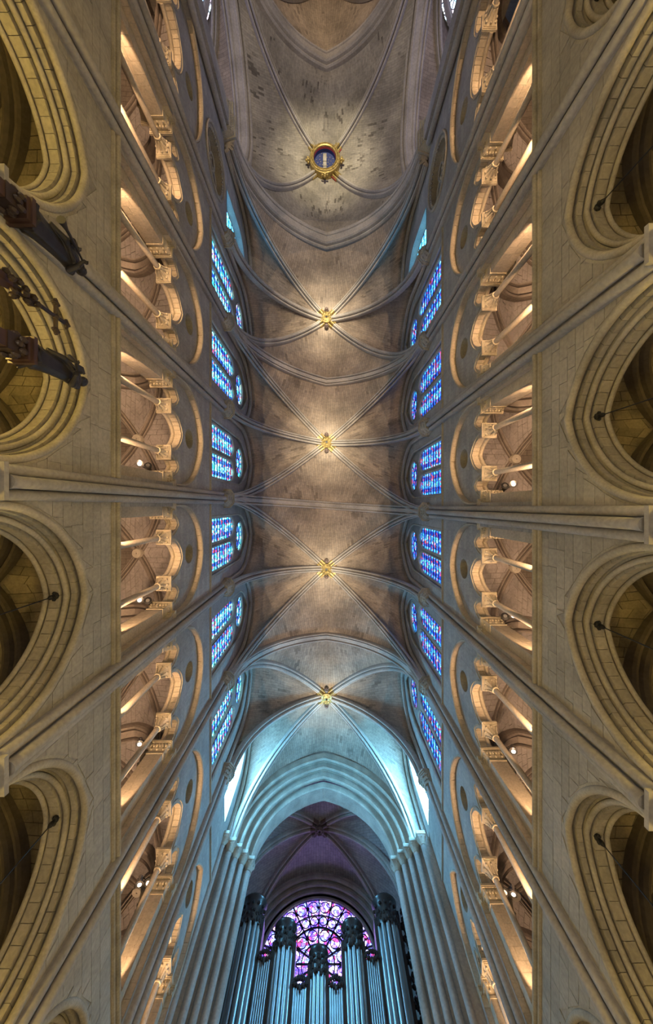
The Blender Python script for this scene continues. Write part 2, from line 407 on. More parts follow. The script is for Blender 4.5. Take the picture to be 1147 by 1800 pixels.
def bay(sg, i): a, b = YP[sg][i], YP[sg][i+1]; return a, b, (a+b)/2, (b-a)/2
def arcade_dims(hb): return hb-0.30, 2.9      # outer edge of hood: half-span, rise
WALL = {}
for sg in (-1, 1):
    mb = MB(); sd = SIDE[sg]
    pend = []
    for i in range(8):
        a, b, yc, hb = bay(sg, i)
        holes = []; zz = [Z_AB-8.5, Z_AB, Z_STR, Z_TRI, Z_CAP, 16.2, 18.75, Z_CLS, 30.6]
        if 1 <= i <= 6:
            s, h = arcade_dims(hb)
            holes.append((yc, arch_a(s, h, Z_AB), Z_AB-8.5, Z_AB+h)); zz += arch_z(Z_AB, h, 14)
        ht = hb-0.5
        holes.append((yc, arch_a(ht, 2.55, 16.2), Z_TRI, 18.75)); zz += arch_z(16.2, 2.55, 14)
        if i == 0:
            r = 1.6; zc = 21.0; yo = yc+(0.5 if sg < 0 else -0.1)
            holes.append((yo, lambda z, r=r, zc=zc: math.sqrt(max(0, r*r-(z-zc)**2)), zc-r, zc+r)); zz += [zc-r*math.cos(PI*k/20) for k in range(21)]
            yo2 = yc+1.2
            holes.append((yo2, arch_a(1.35, 1.9, 26.6), 23.4, 28.5)); zz += [23.4]+arch_z(26.6, 1.9, 8)
        else:
            hw, hh, zb_, yo_ = (1.78, 3.2, 20.1, yc) if i < 7 else (0.85, 2.4, 22.9, yc+0.35)
            holes.append((yo_, arch_a(hw, hh, 26.4), zb_, 26.4+hh)); zz += [zb_]+arch_z(26.4, hh, 12)
        zz = sorted(set(round(z, 5) for z in zz))
        strips(mb, sg*W, a, b, zz, holes)
        # back faces of the thick wall (gallery and roof side), simple
        strips(mb, sg*7.45, a, b, zz, holes)
    wall = mb.build('wall_'+sd, 'wall', fix=False)
    tag(wall, '%s nave wall of grey limestone with arcade, gallery and clerestory' % sd, kind='structure')
    WALL[sg] = wall
    # string courses
    m2 = MB()
    for i in range(8):
        a, b, yc, hb = bay(sg, i)
        p = [(W+0.05, Z_STR), (6.47, Z_STR), (6.41, Z_STR+0.02), (6.39, Z_STR+0.06), (6.42, Z_STR+0.09), (6.47, Z_STR+0.10), (6.46, Z_STR+0.14), (6.38, Z_STR+0.15), (6.33, Z_STR+0.18), (6.32, Z_STR+0.22), (6.34, Z_STR+0.25), (6.38, Z_STR+0.26), (6.36, Z_STR+0.3), (W+0.05, Z_STR+0.3)]
        m3 = MB(); n = len(p); y0, y1 = a+0.36, b-0.36
        m3.add([(sg*x, y0, z) for x, z in p]+[(sg*x, y1, z) for x, z in p], [tuple(range(n)), tuple(range(2*n-1, n-1, -1))]+[(k, (k+1)%n, (k+1)%n+n, k+n) for k in range(n)])
        m3.build('string_course', 'mould', wall)
        p = [(W+0.05, Z_CLS-0.1), (6.42, Z_CLS-0.05), (6.40, Z_CLS), (6.46, Z_CLS+0.08), (W+0.05, Z_CLS+0.08)]
        if i > 0:
            m3 = MB(); n = len(p)
            m3.add([(sg*x, y0, z) for x, z in p]+[(sg*x, y1, z) for x, z in p], [tuple(range(n)), tuple(range(2*n-1, n-1, -1))]+[(k, (k+1)%n, (k+1)%n+n, k+n) for k in range(n)])
            m3.build('clerestory_string', 'mould', wall)
    # squared stones of the arcade spandrels
    st = []
    rnd = random.Random(11+sg)
    for i in range(1, 7):
        a, b, yc, hb = bay(sg, i); s, h = arcade_dims(hb); fa = arch_a(s+0.02, h+0.02, Z_AB)
        zs_ = [Z_AB+0.02]
        while zs_[-1] < Z_STR-0.25: zs_.append(min(Z_STR, zs_[-1]+rnd.choice((0.30, 0.34, 0.38, 0.42))))
        zs_[-1] = Z_STR
        for z0, z1 in zip(zs_[:-1], zs_[1:]):
            y = a+0.34-rnd.random()*0.6; segs = []
            while y < b-0.34:
                l = rnd.uniform(0.5, 1.05); segs.append((max(y, a+0.34), min(y+l, b-0.34))); y += l
            for q0, q1 in segs:
                for sid in (-1, 1):        # part left of the arch and part right of it
                    A0, A1 = fa(z0), fa(z1)
                    if A0 <= 0 and A1 <= 0:
                        if sid == 1: continue
                        c = [q0, q1, q1, q0]
                    elif sid == -1:
                        c = [q0, min(q1, yc-A0), min(q1, yc-A1), q0]
                        if c[1] < q0+0.03: c[1] = q0
                        if c[2] < q0+0.08: continue
                    else:
                        c = [max(q0, yc+A0), q1, q1, max(q0, yc+A1)]
                        if c[0] > q1-0.03: c[0] = q1
                        if c[3] > q1-0.08: continue
                    g = 0.006; x0 = W-0.018-rnd.random()*0.010
                    v = [(c[0]+g, z0+g), (max(c[1]-g, c[0]+g), z0+g), (c[2]-g, z1-g), (c[3]+g, z1-g)]
                    st.append((abs((q0+q1)/2), [(sg*x0, p[0], p[1]) for p in v]+[(sg*(W+0.01), p[0], p[1]) for p in v]))
    st.sort(key=lambda t: t[0])
    F6 = [(0,1,2,3),(7,6,5,4),(0,4,5,1),(1,5,6,2),(2,6,7,3),(3,7,4,0)]
    rest = MB()
    for k, (_, v) in enumerate(st):
        if k < 300:
            q = MB(); q.add(v, F6); q.build('stone', 'block', wall)
        else: rest.add(v, F6)
    if rest.v: tag(rest.build('stone_courses', 'block', wall), kind='stuff')

# ------------------------------------------------------------------ clustered wall shafts with their capitals
RIBP = [(-0.27,-0.08),(-0.27,0.16),(-0.235,0.24),(-0.17,0.25),(-0.135,0.20),(-0.13,0.05),(-0.085,0.05),(-0.08,0.30),(-0.04,0.40),(0.04,0.40),(0.08,0.30),(0.085,0.05),(0.13,0.05),(0.135,0.20),(0.17,0.25),(0.235,0.24),(0.27,0.16),(0.27,-0.08)]
TRP = [(-0.35,-0.08),(-0.35,0.16),(-0.32,0.27),(-0.24,0.30),(-0.205,0.23),(-0.20,0.06),(-0.145,0.06),(-0.14,0.24),(0.14,0.24),(0.145,0.06),(0.20,0.06),(0.205,0.23),(0.24,0.30),(0.32,0.27),(0.35,0.16),(0.35,-0.08)]
def leaf_row(mb, pts, r):
    for p in pts: mb.ball(p, r, 6, 4)
def half_oct(xw, xf, hw, grow=0.0):
    return [(xw, -hw-grow), (xf+0.25, -hw-grow), (xf-grow, -hw*0.45), (xf-grow, hw*0.45), (xf+0.25, hw+grow), (xw, hw+grow)]
for sg in (-1, 1):
    for i in range(1, 8):
        y = YP[sg][i]
        lab = 'cluster of three slender %s wall shafts, %s from the organ%s' % (SIDE[sg], ORD[7-i], '')
        t = thing('clustered_shaft', (sg*6.25, y, Z_AB), lab, 'column', 'clustered shafts on the %s wall' % SIDE[sg])
        parts = []
        for dy, x, r in ((0, 6.24, 0.13), (-0.25, 6.39, 0.12), (0.25, 6.39, 0.12)):
            zb = Z_AB+(0.12 if dy == 0 else 0.02)
            b = MB(); b.lathe((sg*x, y+dy, 0), [(r, zb+0.2), (r, Z_SPR-0.75)], 14, True); sh = b.build('shaft', 'shaft', smooth=False); parts.append(sh); smooth_angle(sh)
            b = MB(); b.lathe((sg*x, y+dy, zb), [(r*1.12, 0), (r*1.14, 0.05), (r*1.05, 0.09), (r*1.08, 0.13), (r, 0.22)], 14); parts.append(b.build('base', 'shaft')); smooth_angle(parts[-1])
            zr = 12.2+0.9*((i*37+int(dy*8)) % 5)
            b = MB(); b.lathe((sg*x, y+dy, zr), [(r*0.9, -0.02), (r*1.07, -0.015), (r*1.07, 0.015), (r*0.9, 0.02)], 14); smooth_angle(b.build('joint_ring', 'shaft', sh))
        b = MB(); b.box((min(sg*6.11, sg*W), y-0.37, Z_AB-0.10), (max(sg*6.11, sg*W), y+0.37, Z_AB+0.0)); parts.append(b.build('plinth', 'shaft'))
        b = MB(); b.box((min(sg*6.43, sg*6.52), y-0.36, Z_AB), (max(sg*6.43, sg*6.52), y+0.36, Z_SPR-0.3)); parts.append(b.build('backing_strip', 'shaft'))
        p0 = [(sg*u, y+v) for u, v in half_oct(6.5, 6.08, 0.36)]; p1 = [(sg*u, y+v) for u, v in half_oct(6.5, 5.92, 0.5)]
        b = MB(); b.prism(p0, Z_SPR-0.75, Z_SPR-0.16, p1); cap = b.build('capital', 'brown' if False else 'mould'); parts.append(cap)
        b = MB()
        for k in range(9):
            q = -1+2*k/8; ang = q*1.25
            b.ball((sg*(6.42-0.46*math.cos(ang)), y+0.50*math.sin(ang), Z_SPR-0.30), 0.075, 6, 4)
            b.ball((sg*(6.42-0.40*math.cos(ang)), y+0.42*math.sin(ang), Z_SPR-0.56), 0.055, 6, 4)
        b.build('leaf_carving', 'mould', cap)
        b = MB(); b.prism([(sg*u, y+v) for u, v in half_oct(6.5, 5.88, 0.54)], Z_SPR-0.16, Z_SPR-0.06); b.prism([(sg*u, y+v) for u, v in half_oct(6.5, 5.83, 0.6)], Z_SPR-0.07, Z_SPR+0.03)
        parts.append(b.build('abacus', 'mould'))
        adopt(t, *parts)

# ------------------------------------------------------------------ arcade arches, hooks and cables
for sg in (-1, 1):
    for i in range(1, 7):
        a, b_, yc, hb = bay(sg, i); s, h = arcade_dims(hb)
        lab = 'pointed %s arcade arch below the gallery, %s from the organ' % (SIDE[sg], ORD[7-i])
        t = thing('arcade_arch', (sg*6.8, yc, Z_AB), lab, 'arch', '%s arcade arches' % SIDE[sg])
        parts = voussoirs('voussoir', t, sg, 6.66, 6.80, yc, Z_AB, s-0.24, h-0.24, 0.22, 12, 'arch')
        parts += voussoirs('voussoir', t, sg, 6.95, 7.19, yc, Z_AB, s-0.46, h-0.46, 0.24, 11, 'arch')
        def path(x, ss, hh): return [(sg*x, yc+u, Z_AB+v) for u, v in arch_pts(ss, hh, 16)]
        for nm, x, ds, r in (('hood_mould', 6.5, 0.135, 0.095), ('roll_mould', 6.845, 0.36, 0.065), ('roll_mould', 7.28, 0.48, 0.06)):
            m_ = MB(); m_.sweep(path(x, s-ds, h-ds), (sg, 0, 0), circ(r, 10)); o = m_.build(nm, 'mould'); smooth_angle(o, 50); parts.append(o)
        m_ = MB(); m_.sweep(path(6.52, s-0.01, h-0.01), (sg, 0, 0), [(-0.03, -0.04), (0.05, -0.04), (0.05, 0.03), (-0.03, 0.03)]); parts.append(m_.build('hood_fillet', 'mould'))
        m_ = MB(); m_.sweep(path(7.2, s-0.38, h-0.38), (sg, 0, 0), [(-0.65, -0.42), (0.2, -0.42), (0.2, -0.03), (0.05, -0.03), (0.05, -0.1), (-0.36, -0.1), (-0.36, -0.34), (-0.65, -0.34)]); parts.append(m_.build('inner_ring', 'mould'))
        adopt(t, *parts)
        # bracket, cable and lantern
        zt = Z_AB+h-0.44; x = 7.02
        if (sg, i) not in ((-1, 2), (-1, 3)):
            lp = thing('hanging_lantern', (sg*x, yc, 4.4), 'dark bracket and thin cable hung under the %s arcade arch %s from the organ' % (SIDE[sg], ORD[7-i]), 'lantern', 'lanterns hung from the arcade arches')
            q = MB(); q.ball((sg*x, yc, zt-0.05), (0.07, 0.10, 0.09), 8, 5); q.ball((sg*x, yc-0.08, zt-0.12), 0.05, 6, 4); q.ball((sg*x, yc+0.08, zt-0.12), 0.05, 6, 4)
            q.lathe((sg*x, yc, zt-0.2), [(0.02, -0.12), (0.06, -0.05), (0.06, 0.0), (0.03, 0.15)], 8)
            br = q.build('bracket', 'iron')
            q = MB(); q.tube([(sg*x, yc, zt-0.2), (sg*x, yc, 5.2)], 0.014, 6); cb = q.build('cable', 'iron')
            q = MB(); q.lathe((sg*x, yc, 4.8), [(0.05, 0.4), (0.28, 0.2), (0.30, 0.16), (0.02, 0.18)], 10, False); ls = q.build('shade', 'iron')
            adopt(lp, br, cb, ls)
        pl = point('lantern_bulb', (sg*x, yc, 4.55), 350, (1.0, 0.68, 0.15), 0.12)

# ------------------------------------------------------------------ gallery: piers, colonnettes, pierced screens
for sg in (-1, 1):
    for i in range(0, 9):
        y = YP[sg][i]
        big = i in (0, 8)
        lab = 'block-built %s gallery pier behind the wall shafts, %s from the organ' % (SIDE[sg], ORD[7-i]) if not big else 'gallery half pier at the %s end of the %s gallery' % ('crossing' if i == 0 else 'organ', SIDE[sg])
        t = thing('gallery_pier', (sg*7.0, y, Z_TRI), lab, 'pier', '%s gallery piers' % SIDE[sg])
        parts = []; rnd = random.Random(i*7+sg)
        z = Z_TRI
        def bx(x0, x1, y0, y1, z0, z1): 
            q = MB(); q.box((min(sg*x0, sg*x1), y0, z0), (max(sg*x0, sg*x1), y1, z1)); return q
        while z < 14.75:
            hh = rnd.choice((0.33, 0.37, 0.41)); z1 = min(14.8, z+hh)
            if 14.8-z1 < 0.15: z1 = 14.8
            sp = rnd.uniform(-0.3, 0.3); sx = rnd.uniform(6.95, 7.2)
            parts.append(bx(6.76, sx-0.004, y-0.88, y+sp-0.004, z+0.004, z1-0.004).build('stone', 'pale'))
            parts.append(bx(sx+0.004, 7.42, y-0.88, y+sp-0.004, z+0.004, z1-0.004).build('stone', 'pale'))
            sx = rnd.uniform(6.95, 7.2)
            parts.append(bx(6.76, sx-0.004, y+sp+0.004, y+0.88, z+0.004, z1-0.004).build('stone', 'pale'))
            parts.append(bx(sx+0.004, 7.42, y+sp+0.004, y+0.88, z+0.004, z1-0.004).build('stone', 'pale'))
            parts.append(bx(6.515, 6.75, y-0.5, y+0.5, z+0.004, z1-0.004).build('stone', 'pale'))
            z = z1
        parts.append(bx(6.56, 7.38, y-0.47, y+0.47, Z_TRI, 15.5).build('core', 'mortar'))
        q = MB(); q.lathe((sg*7.6, y-0.3, 0), [(0.13, Z_TRI), (0.13, 14.9)], 10); q.lathe((sg*7.6, y+0.3, 0), [(0.13, Z_TRI), (0.13, 14.9)], 10); q.lathe((sg*7.72, y, 0), [(0.2, Z_TRI), (0.2, 14.9)], 12)
        parts.append(smooth_angle(q.build('rear_shafts', 'pale')))
        def plan(g): 
            return [(sg*(6.52-g*0.3), y-0.5-g), (sg*(6.76-g), y-0.5-g), (sg*(6.76-g), y-0.88-g), (sg*(7.42+g), y-0.88-g), (sg*(7.42+g), y-0.5-g), (sg*(7.8+g), y-0.45-g),
                    (sg*(7.8+g), y+0.45+g), (sg*(7.42+g), y+0.5+g), (sg*(7.42+g), y+0.88+g), (sg*(6.76-g), y+0.88+g), (sg*(6.76-g), y+0.5+g), (sg*(6.52-g*0.3), y+0.5+g)]
        q = MB(); q.prism(plan(0.025), 14.78, 14.86); parts.append(q.build('necking', 'carve'))
        q = MB(); q.prism(plan(-0.01), 14.86, 15.25, plan(0.09)); cap = q.build('capital', 'carve'); parts.append(cap)
        q = MB(); q.prism(plan(0.10), 15.25, 15.32); q.prism(plan(0.14), 15.32, 15.36); q.prism(plan(0.16), 15.36, Z_CAP); parts.append(q.build('abacus', 'carve'))
        q = MB()
        for sd in (-1, 1):
            for k in range(6):
                xx = 6.78+k*0.125
                q.ball((sg*xx, y+sd*(0.88+0.09), 15.17), (0.05, 0.055, 0.07), 6, 4)
                if k % 2 == 0: q.ball((sg*(xx+0.06), y+sd*(0.88+0.05), 15.0), (0.045, 0.04, 0.06), 6, 4)
            for k in range(2): q.ball((sg*(6.55+0.12*k), y+sd*(0.5+0.09), 15.15), (0.045, 0.05, 0.07), 6, 4)
            for k in range(3): q.ball((sg*6.68, y+sd*(0.55+0.13*k), 15.17), (0.05, 0.05, 0.07), 6, 4)
            for k in range(2): q.ball((sg*7.5, y+sd*(0.6+0.15*k), 15.15), (0.05, 0.05, 0.07), 6, 4)
        q.build('leaf_carving', 'carve', cap)
        adopt(t, *parts)

def make_colonnette():
    t = thing('colonnette', (0, 0, Z_TRI), 'x', 'column', 'x')
    def P(q, n, m='carve', ang=45):
        o = q.build(n, m); smooth_angle(o, ang); o.parent = t; return o
    H = Z_CAP-Z_TRI
    q = MB(); q.box((-0.26, -0.26, 0), (0.26, 0.26, 0.14)); q.lathe((0, 0, 0.14), [(0.22, 0), (0.24, 0.05), (0.17, 0.1), (0.19, 0.15), (0.12, 0.2)], 16); P(q, 'base', 'pale')
    q = MB(); q.lathe((0, 0, 0), [(0.118, 0.3), (0.108, H-0.66)], 18); P(q, 'shaft', 'pale')
    q = MB(); q.lathe((0, 0, H-0.66), [(0.10, -0.03), (0.145, -0.02), (0.155, 0.01), (0.145, 0.04), (0.11, 0.05)], 18); P(q, 'necking_ring')
    q = MB(); n = 24; rings = []
    for k in range(6):
        f = k/5; r = 0.125+0.06*f**2; hw = 0.10+0.16*f**1.6; ring = []
        for j in range(n):
            a = 2*PI*j/n; cx, cy = math.cos(a), math.sin(a); sq = hw/max(abs(cx), abs(cy)); rr = r*(1-f)+sq*f
            ring.append((rr*cx, rr*cy, H-0.61+0.44*f))
        rings.append(ring)
    q.add([p for r_ in rings for p in r_], [(i*n+j, i*n+(j+1)%n, (i+1)*n+(j+1)%n, (i+1)*n+j) for i in range(5) for j in range(n)]); cap = P(q, 'capital')
    for ang in range(8):
        a = PI/4*ang+PI/4; rr = 0.29 if ang % 2 == 0 else 0.235
        q = MB(); q.tube([(0.14*math.cos(a), 0.14*math.sin(a), H-0.58), (rr*0.72*math.cos(a), rr*0.72*math.sin(a), H-0.36), (rr*math.cos(a), rr*math.sin(a), H-0.22)], [0.03, 0.045, 0.03], 6)
        q.ball((rr*0.97*math.cos(a), rr*0.97*math.sin(a), H-0.25), 0.055, 7, 5); P(q, 'leaf').parent = cap
    q = MB(); q.box((-0.27, -0.27, H-0.17), (0.27, 0.27, H-0.13)); q.box((-0.295, -0.295, H-0.13), (0.295, 0.295, H-0.09)); q.box((-0.32, -0.32, H-0.09), (0.32, 0.32, H)); P(q, 'abacus')
    return t
proto = make_colonnette(); first = True
for sg in (-1, 1):
    for i in range(8):
        a, b_, yc, hb = bay(sg, i)
        dd = 1.0*(hb-0.88)/1.95
        for q, dy in (('crossing', -dd), ('organ', dd)):
            lab = 'slender colonnette of the %s gallery opening %s from the organ, on its %s side' % (SIDE[sg], ORD[7-i], q)
            if first:
                o = proto; o.location = (sg*6.98, yc+dy, Z_TRI); o['label'] = lab; first = False
            else: o = copy_tree(proto, (sg*6.98, yc+dy, Z_TRI), lab)
            o['group'] = 'colonnettes of the %s gallery' % SIDE[sg]
for sg in (-1, 1):
    for i in range(8):
        a, b_, yc, hb = bay(sg, i)
        k_ = (hb-0.88)/1.95
        lab = 'three-arched %s gallery screen with a small round opening, %s from the organ' % (SIDE[sg], ORD[7-i])
        t = thing('gallery_screen', (sg*6.9, yc, Z_CAP), lab, 'arcade', '%s gallery screens' % SIDE[sg])
        parts = []
        XT = 6.74
        dd = 1.0*k_; sc, hc = 0.80*k_, 1.15; ss, hs = (hb-0.88-dd-0.08-0.05)/2-0.02, 0.72; ysd = (dd+hb-0.88)/2+0.06
        tk = 0.16
        fns = [(yc, arch_a(sc+tk, hc+tk, Z_CAP), Z_CAP, Z_CAP+hc+tk), (yc-ysd, arch_a(ss+tk*0.8, hs+tk*0.8, Z_CAP), Z_CAP, Z_CAP+hs+tk*0.8), (yc+ysd, arch_a(ss+tk*0.8, hs+tk*0.8, Z_CAP), Z_CAP, Z_CAP+hs+tk*0.8)]
        zo, ro = 17.6, 0.50
        fns.append((yc, lambda z: math.sqrt(max(0, ro*ro-(z-zo)**2)), zo-ro, zo+ro))
        zz = sorted(set([round(z, 5) for z in [19.0]+arch_z(Z_CAP, hc+tk, 12)+arch_z(Z_CAP, hs+tk*0.8, 10)+[zo-ro*math.cos(PI*k/16) for k in range(17)]]))
        q = MB(); strips(q, sg*XT, yc-hb+0.02, yc+hb-0.02, zz, fns); strips(q, sg*7.18, yc-hb+0.02, yc+hb-0.02, zz, fns[:3]); parts.append(q.build('tympanum', 'wall', fix=False))
        q = MB(); q.sweep([(sg*6.9, yc+ro*math.cos(2*PI*k/24), zo+ro*math.sin(2*PI*k/24)) for k in range(25)], (sg, 0, 0), [(-0.16, 0), (0.2, 0), (0.2, 0.02), (-0.16, 0.02)], cap=False); parts.append(q.build('round_opening', 'mould'))
        parts += voussoirs('voussoir', t, sg, XT-0.01, 7.02, yc, Z_CAP, sc, hc, tk, 7, 'pale')
        for sd in (-1, 1): parts += voussoirs('voussoir', t, sg, XT-0.01, 7.02, yc+sd*ysd, Z_CAP, ss, hs, tk*0.8, 5, 'pale')
        for c, s_, h_ in ((0, sc, hc), (-ysd, ss, hs), (ysd, ss, hs)):
            q = MB(); q.sweep([(sg*7.08, yc+c+u, Z_CAP+v) for u, v in arch_pts(s_-0.03, h_-0.03, 10)], (sg, 0, 0), [(-0.05, -0.1), (0.12, -0.1), (0.12, 0.02), (0.06, 0.07), (-0.02, 0.06), (-0.05, 0.0)]); parts.append(q.build('inner_roll', 'pale'))
            q = MB(); q.sweep([(sg*(XT-0.02), yc+c+u, Z_CAP+v) for u, v in arch_pts(s_+tk*0.9, h_+tk*0.9, 10)], (sg, 0, 0), [(-0.03, -0.03), (0.02, -0.03), (0.02, 0.03), (-0.03, 0.03)]); parts.append(q.build('label_mould', 'mould'))
        # relieving arch round the whole opening
        ht = hb-0.5
        parts += voussoirs('voussoir', t, sg, 6.51, XT, yc, 16.2, ht-0.001, 2.55, 0.2, 9, 'pale')
        for sd in (-1, 1):
            q = MB(); q.box((min(sg*6.51, sg*XT), yc+sd*ht-(0 if sd > 0 else 0.15), Z_CAP), (max(sg*6.51, sg*XT), yc+sd*ht+(0.15 if sd > 0 else 0), 16.2)); parts.append(q.build('springer', 'pale'))
        q = MB(); q.sweep([(sg*6.5, yc-ht-0.05, Z_CAP)]+[(sg*6.5, yc+u, 16.2+v) for u, v in arch_pts(ht+0.05, 2.6, 16)]+[(sg*6.5, yc+ht+0.05, Z_CAP)], (sg, 0, 0), circ(0.055, 8)); parts.append(smooth_angle(q.build('roll_mould', 'mould')))
        adopt(t, *parts)

# ------------------------------------------------------------------ vault machinery
class Half:
    """rib curve from springing P0 up to crown P1 (vertical tangent at the foot), with an optional stilt"""
    def __init__(s, P0, P1, stilt=0.0):
        s.a = Vector(P0); s.b = Vector(P1); s.st = stilt
        d = Vector((s.b.x-s.a.x, s.b.y-s.a.y, 0)); s.L = max(d.length, 1e-4); s.d = d/s.L; s.H = s.b.z-s.a.z
        s.h = s.H-stilt; s.R = (s.h*s.h+s.L*s.L)/(2*s.L)
    def at(s, zf):
        z = s.H*zf
        if z <= s.st: return Vector((s.a.x, s.a.y, s.a.z+z))
        q = z-s.st
        if s.h >= s.L: x = s.R-math.sqrt(max(0, s.R*s.R-q*q))
        else: x = s.L*(1-math.sqrt(max(0, 1-(q/s.h)**2)))
        return Vector((s.a.x+s.d.x*x, s.a.y+s.d.y*x, s.a.z+z))
    def path(s, n=16): return [s.at(math.sin(PI/2*k/n)) for k in range(n+1)]
def web(A, D, name, mat, parent, n=18, m=6, sag=0.25):
    """ruled web between two rib curves that rise from the same pier; UV in metres, courses follow the rules"""
    q = MB(); uv = []; rows = []; va = 0; prev = None
    for k in range(n+1):
        zf = math.sin(PI/2*k/n); p0 = A.at(zf); p1 = D.at(zf); l = (p1-p0).length
        mid = (p0+p1)/2
        if prev is not None: va += (mid-prev).length
        prev = mid
        row = []
        for j in range(m+1):
            f = j/m; p = p0.lerp(p1, f); p.z += sag*4*f*(1-f)*min(1, l/4)
            row.append((p, (f*l, va)))
        rows.append(row)
    vs = [tuple(r[0]) for row in rows for r in row]
    fs = []
    for k in range(n):
        for j in range(m):
            f = (k*(m+1)+j, k*(m+1)+j+1, (k+1)*(m+1)+j+1, (k+1)*(m+1)+j); fs.append(f)
            for idx in f: uv += list(rows[idx//(m+1)][idx % (m+1)][1])
    q.v = vs; q.f = fs; q.uv = uv
    return q.build(name, mat, parent, smooth=True)
def web_stones(A, D, course, length, out, key, sag=0.15, proud=0.03, rnd=random, zmin=0.25):
    """separate stones lying on the underside of a web"""
    n = 40; zf = [math.sin(PI/2*k/n) for k in range(n+1)]
    mids = [(A.at(z)+D.at(z))/2 for z in zf]; cum = [0]
    for p, q in zip(mids[:-1], mids[1:]): cum.append(cum[-1]+(q-p).length)
    tot = cum[-1]; rows = max(2, int(round(tot/course)))
    def zat(s):
        for k in range(n):
            if cum[k+1] >= s: 
                f = (s-cum[k])/max(1e-6, cum[k+1]-cum[k]); return math.sin(PI/2*(k+f)/n)
        return 1.0
    def P(z, f):
        p0 = A.at(z); p1 = D.at(z); l = (p1-p0).length; p = p0.lerp(p1, f); p.z += sag*4*f*(1-f)*min(1, l/4); return p
    for r in range(rows):
        z0, z1 = zat(tot*r/rows+0.010), zat(tot*(r+1)/rows-(0.010 if r < rows-1 else 0.002))
        if z0 < zmin: continue
        L = ((A.at(z0)-D.at(z0)).length+(A.at(z1)-D.at(z1)).length)/2
        if L < 0.15: continue
        cuts = [0.0]; x = length*(0.5 if r % 2 else 1.0)*rnd.uniform(0.8, 1.1)
        while x < L-0.18: cuts.append(x/L); x += length*rnd.uniform(0.75, 1.25)
        cuts.append(1.0)
        for c0, c1 in zip(cuts[:-1], cuts[1:]):
            g = 0.011/L
            pts = [P(z0, c0+g), P(z0, c1-g), P(z1, c1-g), P(z1, c0+g)]
            nn = (pts[1]-pts[0]).cross(pts[3]-pts[0])
            if nn.length < 1e-6: continue
            nn.normalize()
            if nn.z > 0: nn = -nn
            pr = proud*rnd.uniform(0.7, 1.2)
            out.append((key(pts), [tuple(p+nn*pr) for p in pts]+[tuple(p-nn*0.02) for p in pts]))
F6 = [(0,1,2,3),(7,6,5,4),(0,4,5,1),(1,5,6,2),(2,6,7,3),(3,7,4,0)]
def rib(mbn, parent, curve, prof, mat='rib', n=16, off=0.0):
    p = curve.path(n if not off else n*3)
    if off: p = [v for v in p if (Vector((v.x, v.y))-Vector((curve.b.x, curve.b.y))).length > off]
    S = Vector((-curve.d.y, curve.d.x, 0))
    q = MB(); q.sweep(p, S, prof); o = q.build(mbn, mat, parent); return smooth_angle(o, 14)
def full_arch(mbn, parent, h0, h1, prof, mat='rib', n=16):
    p = h0.path(n)+list(reversed(h1.path(n)))[1:]
    ch = h1.a-h0.a; S = Vector((-ch.y, ch.x, 0)).normalized()
    q = MB(); q.sweep(p, S, prof); o = q.build(mbn, mat, parent); return smooth_angle(o, 14)
def boss(name, loc, label, dirs, r=0.48, figures=True, mats=('gold', 'brown')):
    t = thing(name, loc, label, 'keystone'); parts = []
    x, y, z = loc
    q = MB(); q.lathe(loc, [(0.10, 0.12), (0.10, -0.02), (0.2, -0.08), (r*0.72, -0.03), (r, 0.04), (r, 0.3), (0.10, 0.3)], 20, False); parts.append(smooth_angle(q.build('rim', mats[0])))
    q = MB(); q.lathe((x, y, z+0.10), [(0.02, 0), (0.12, 0.0), (0.12, 0.06), (0.02, 0.06)], 12); parts.append(q.build('centre', 'iron'))
    q = MB()
    for k in range(8):
        a = 2*PI*k/8+0.2; q.ball((x+r*0.62*math.cos(a), y+r*0.62*math.sin(a), z-0.06), (0.09, 0.09, 0.06), 6, 4)
    parts.append(q.build('leaf_wreath', mats[0]))
    for d in dirs:
        d = Vector((d[0], d[1], 0)).normalized(); p0 = Vector(loc)+d*(r*0.8); p1 = Vector(loc)+d*(r+0.42); p1.z -= 0.02
        p0.z += 0.53; p1.z += 0.50
        S = Vector((-d.y, d.x, 0)); q = MB(); q.sweep([p0, p1], S, [(a*1.14, b*1.1+0.02) for a, b in RIBP]); parts.append(q.build('gilded_rib_end', mats[0]))
    if figures:
        for sy in (-1, 1):
            q = MB(); q.ball((x, y+sy*(r+0.22), z+0.05), (0.15, 0.13, 0.17), 8, 6); q.lathe((x, y+sy*(r+0.22), z+0.1), [(0.17, 0), (0.2, 0.25)], 8); q.ball((x, y+sy*(r+0.30), z-0.02), (0.05, 0.05, 0.05), 6, 4); parts.append(smooth_angle(q.build('carved_head', mats[1])))
    adopt(t, *parts)
    return t

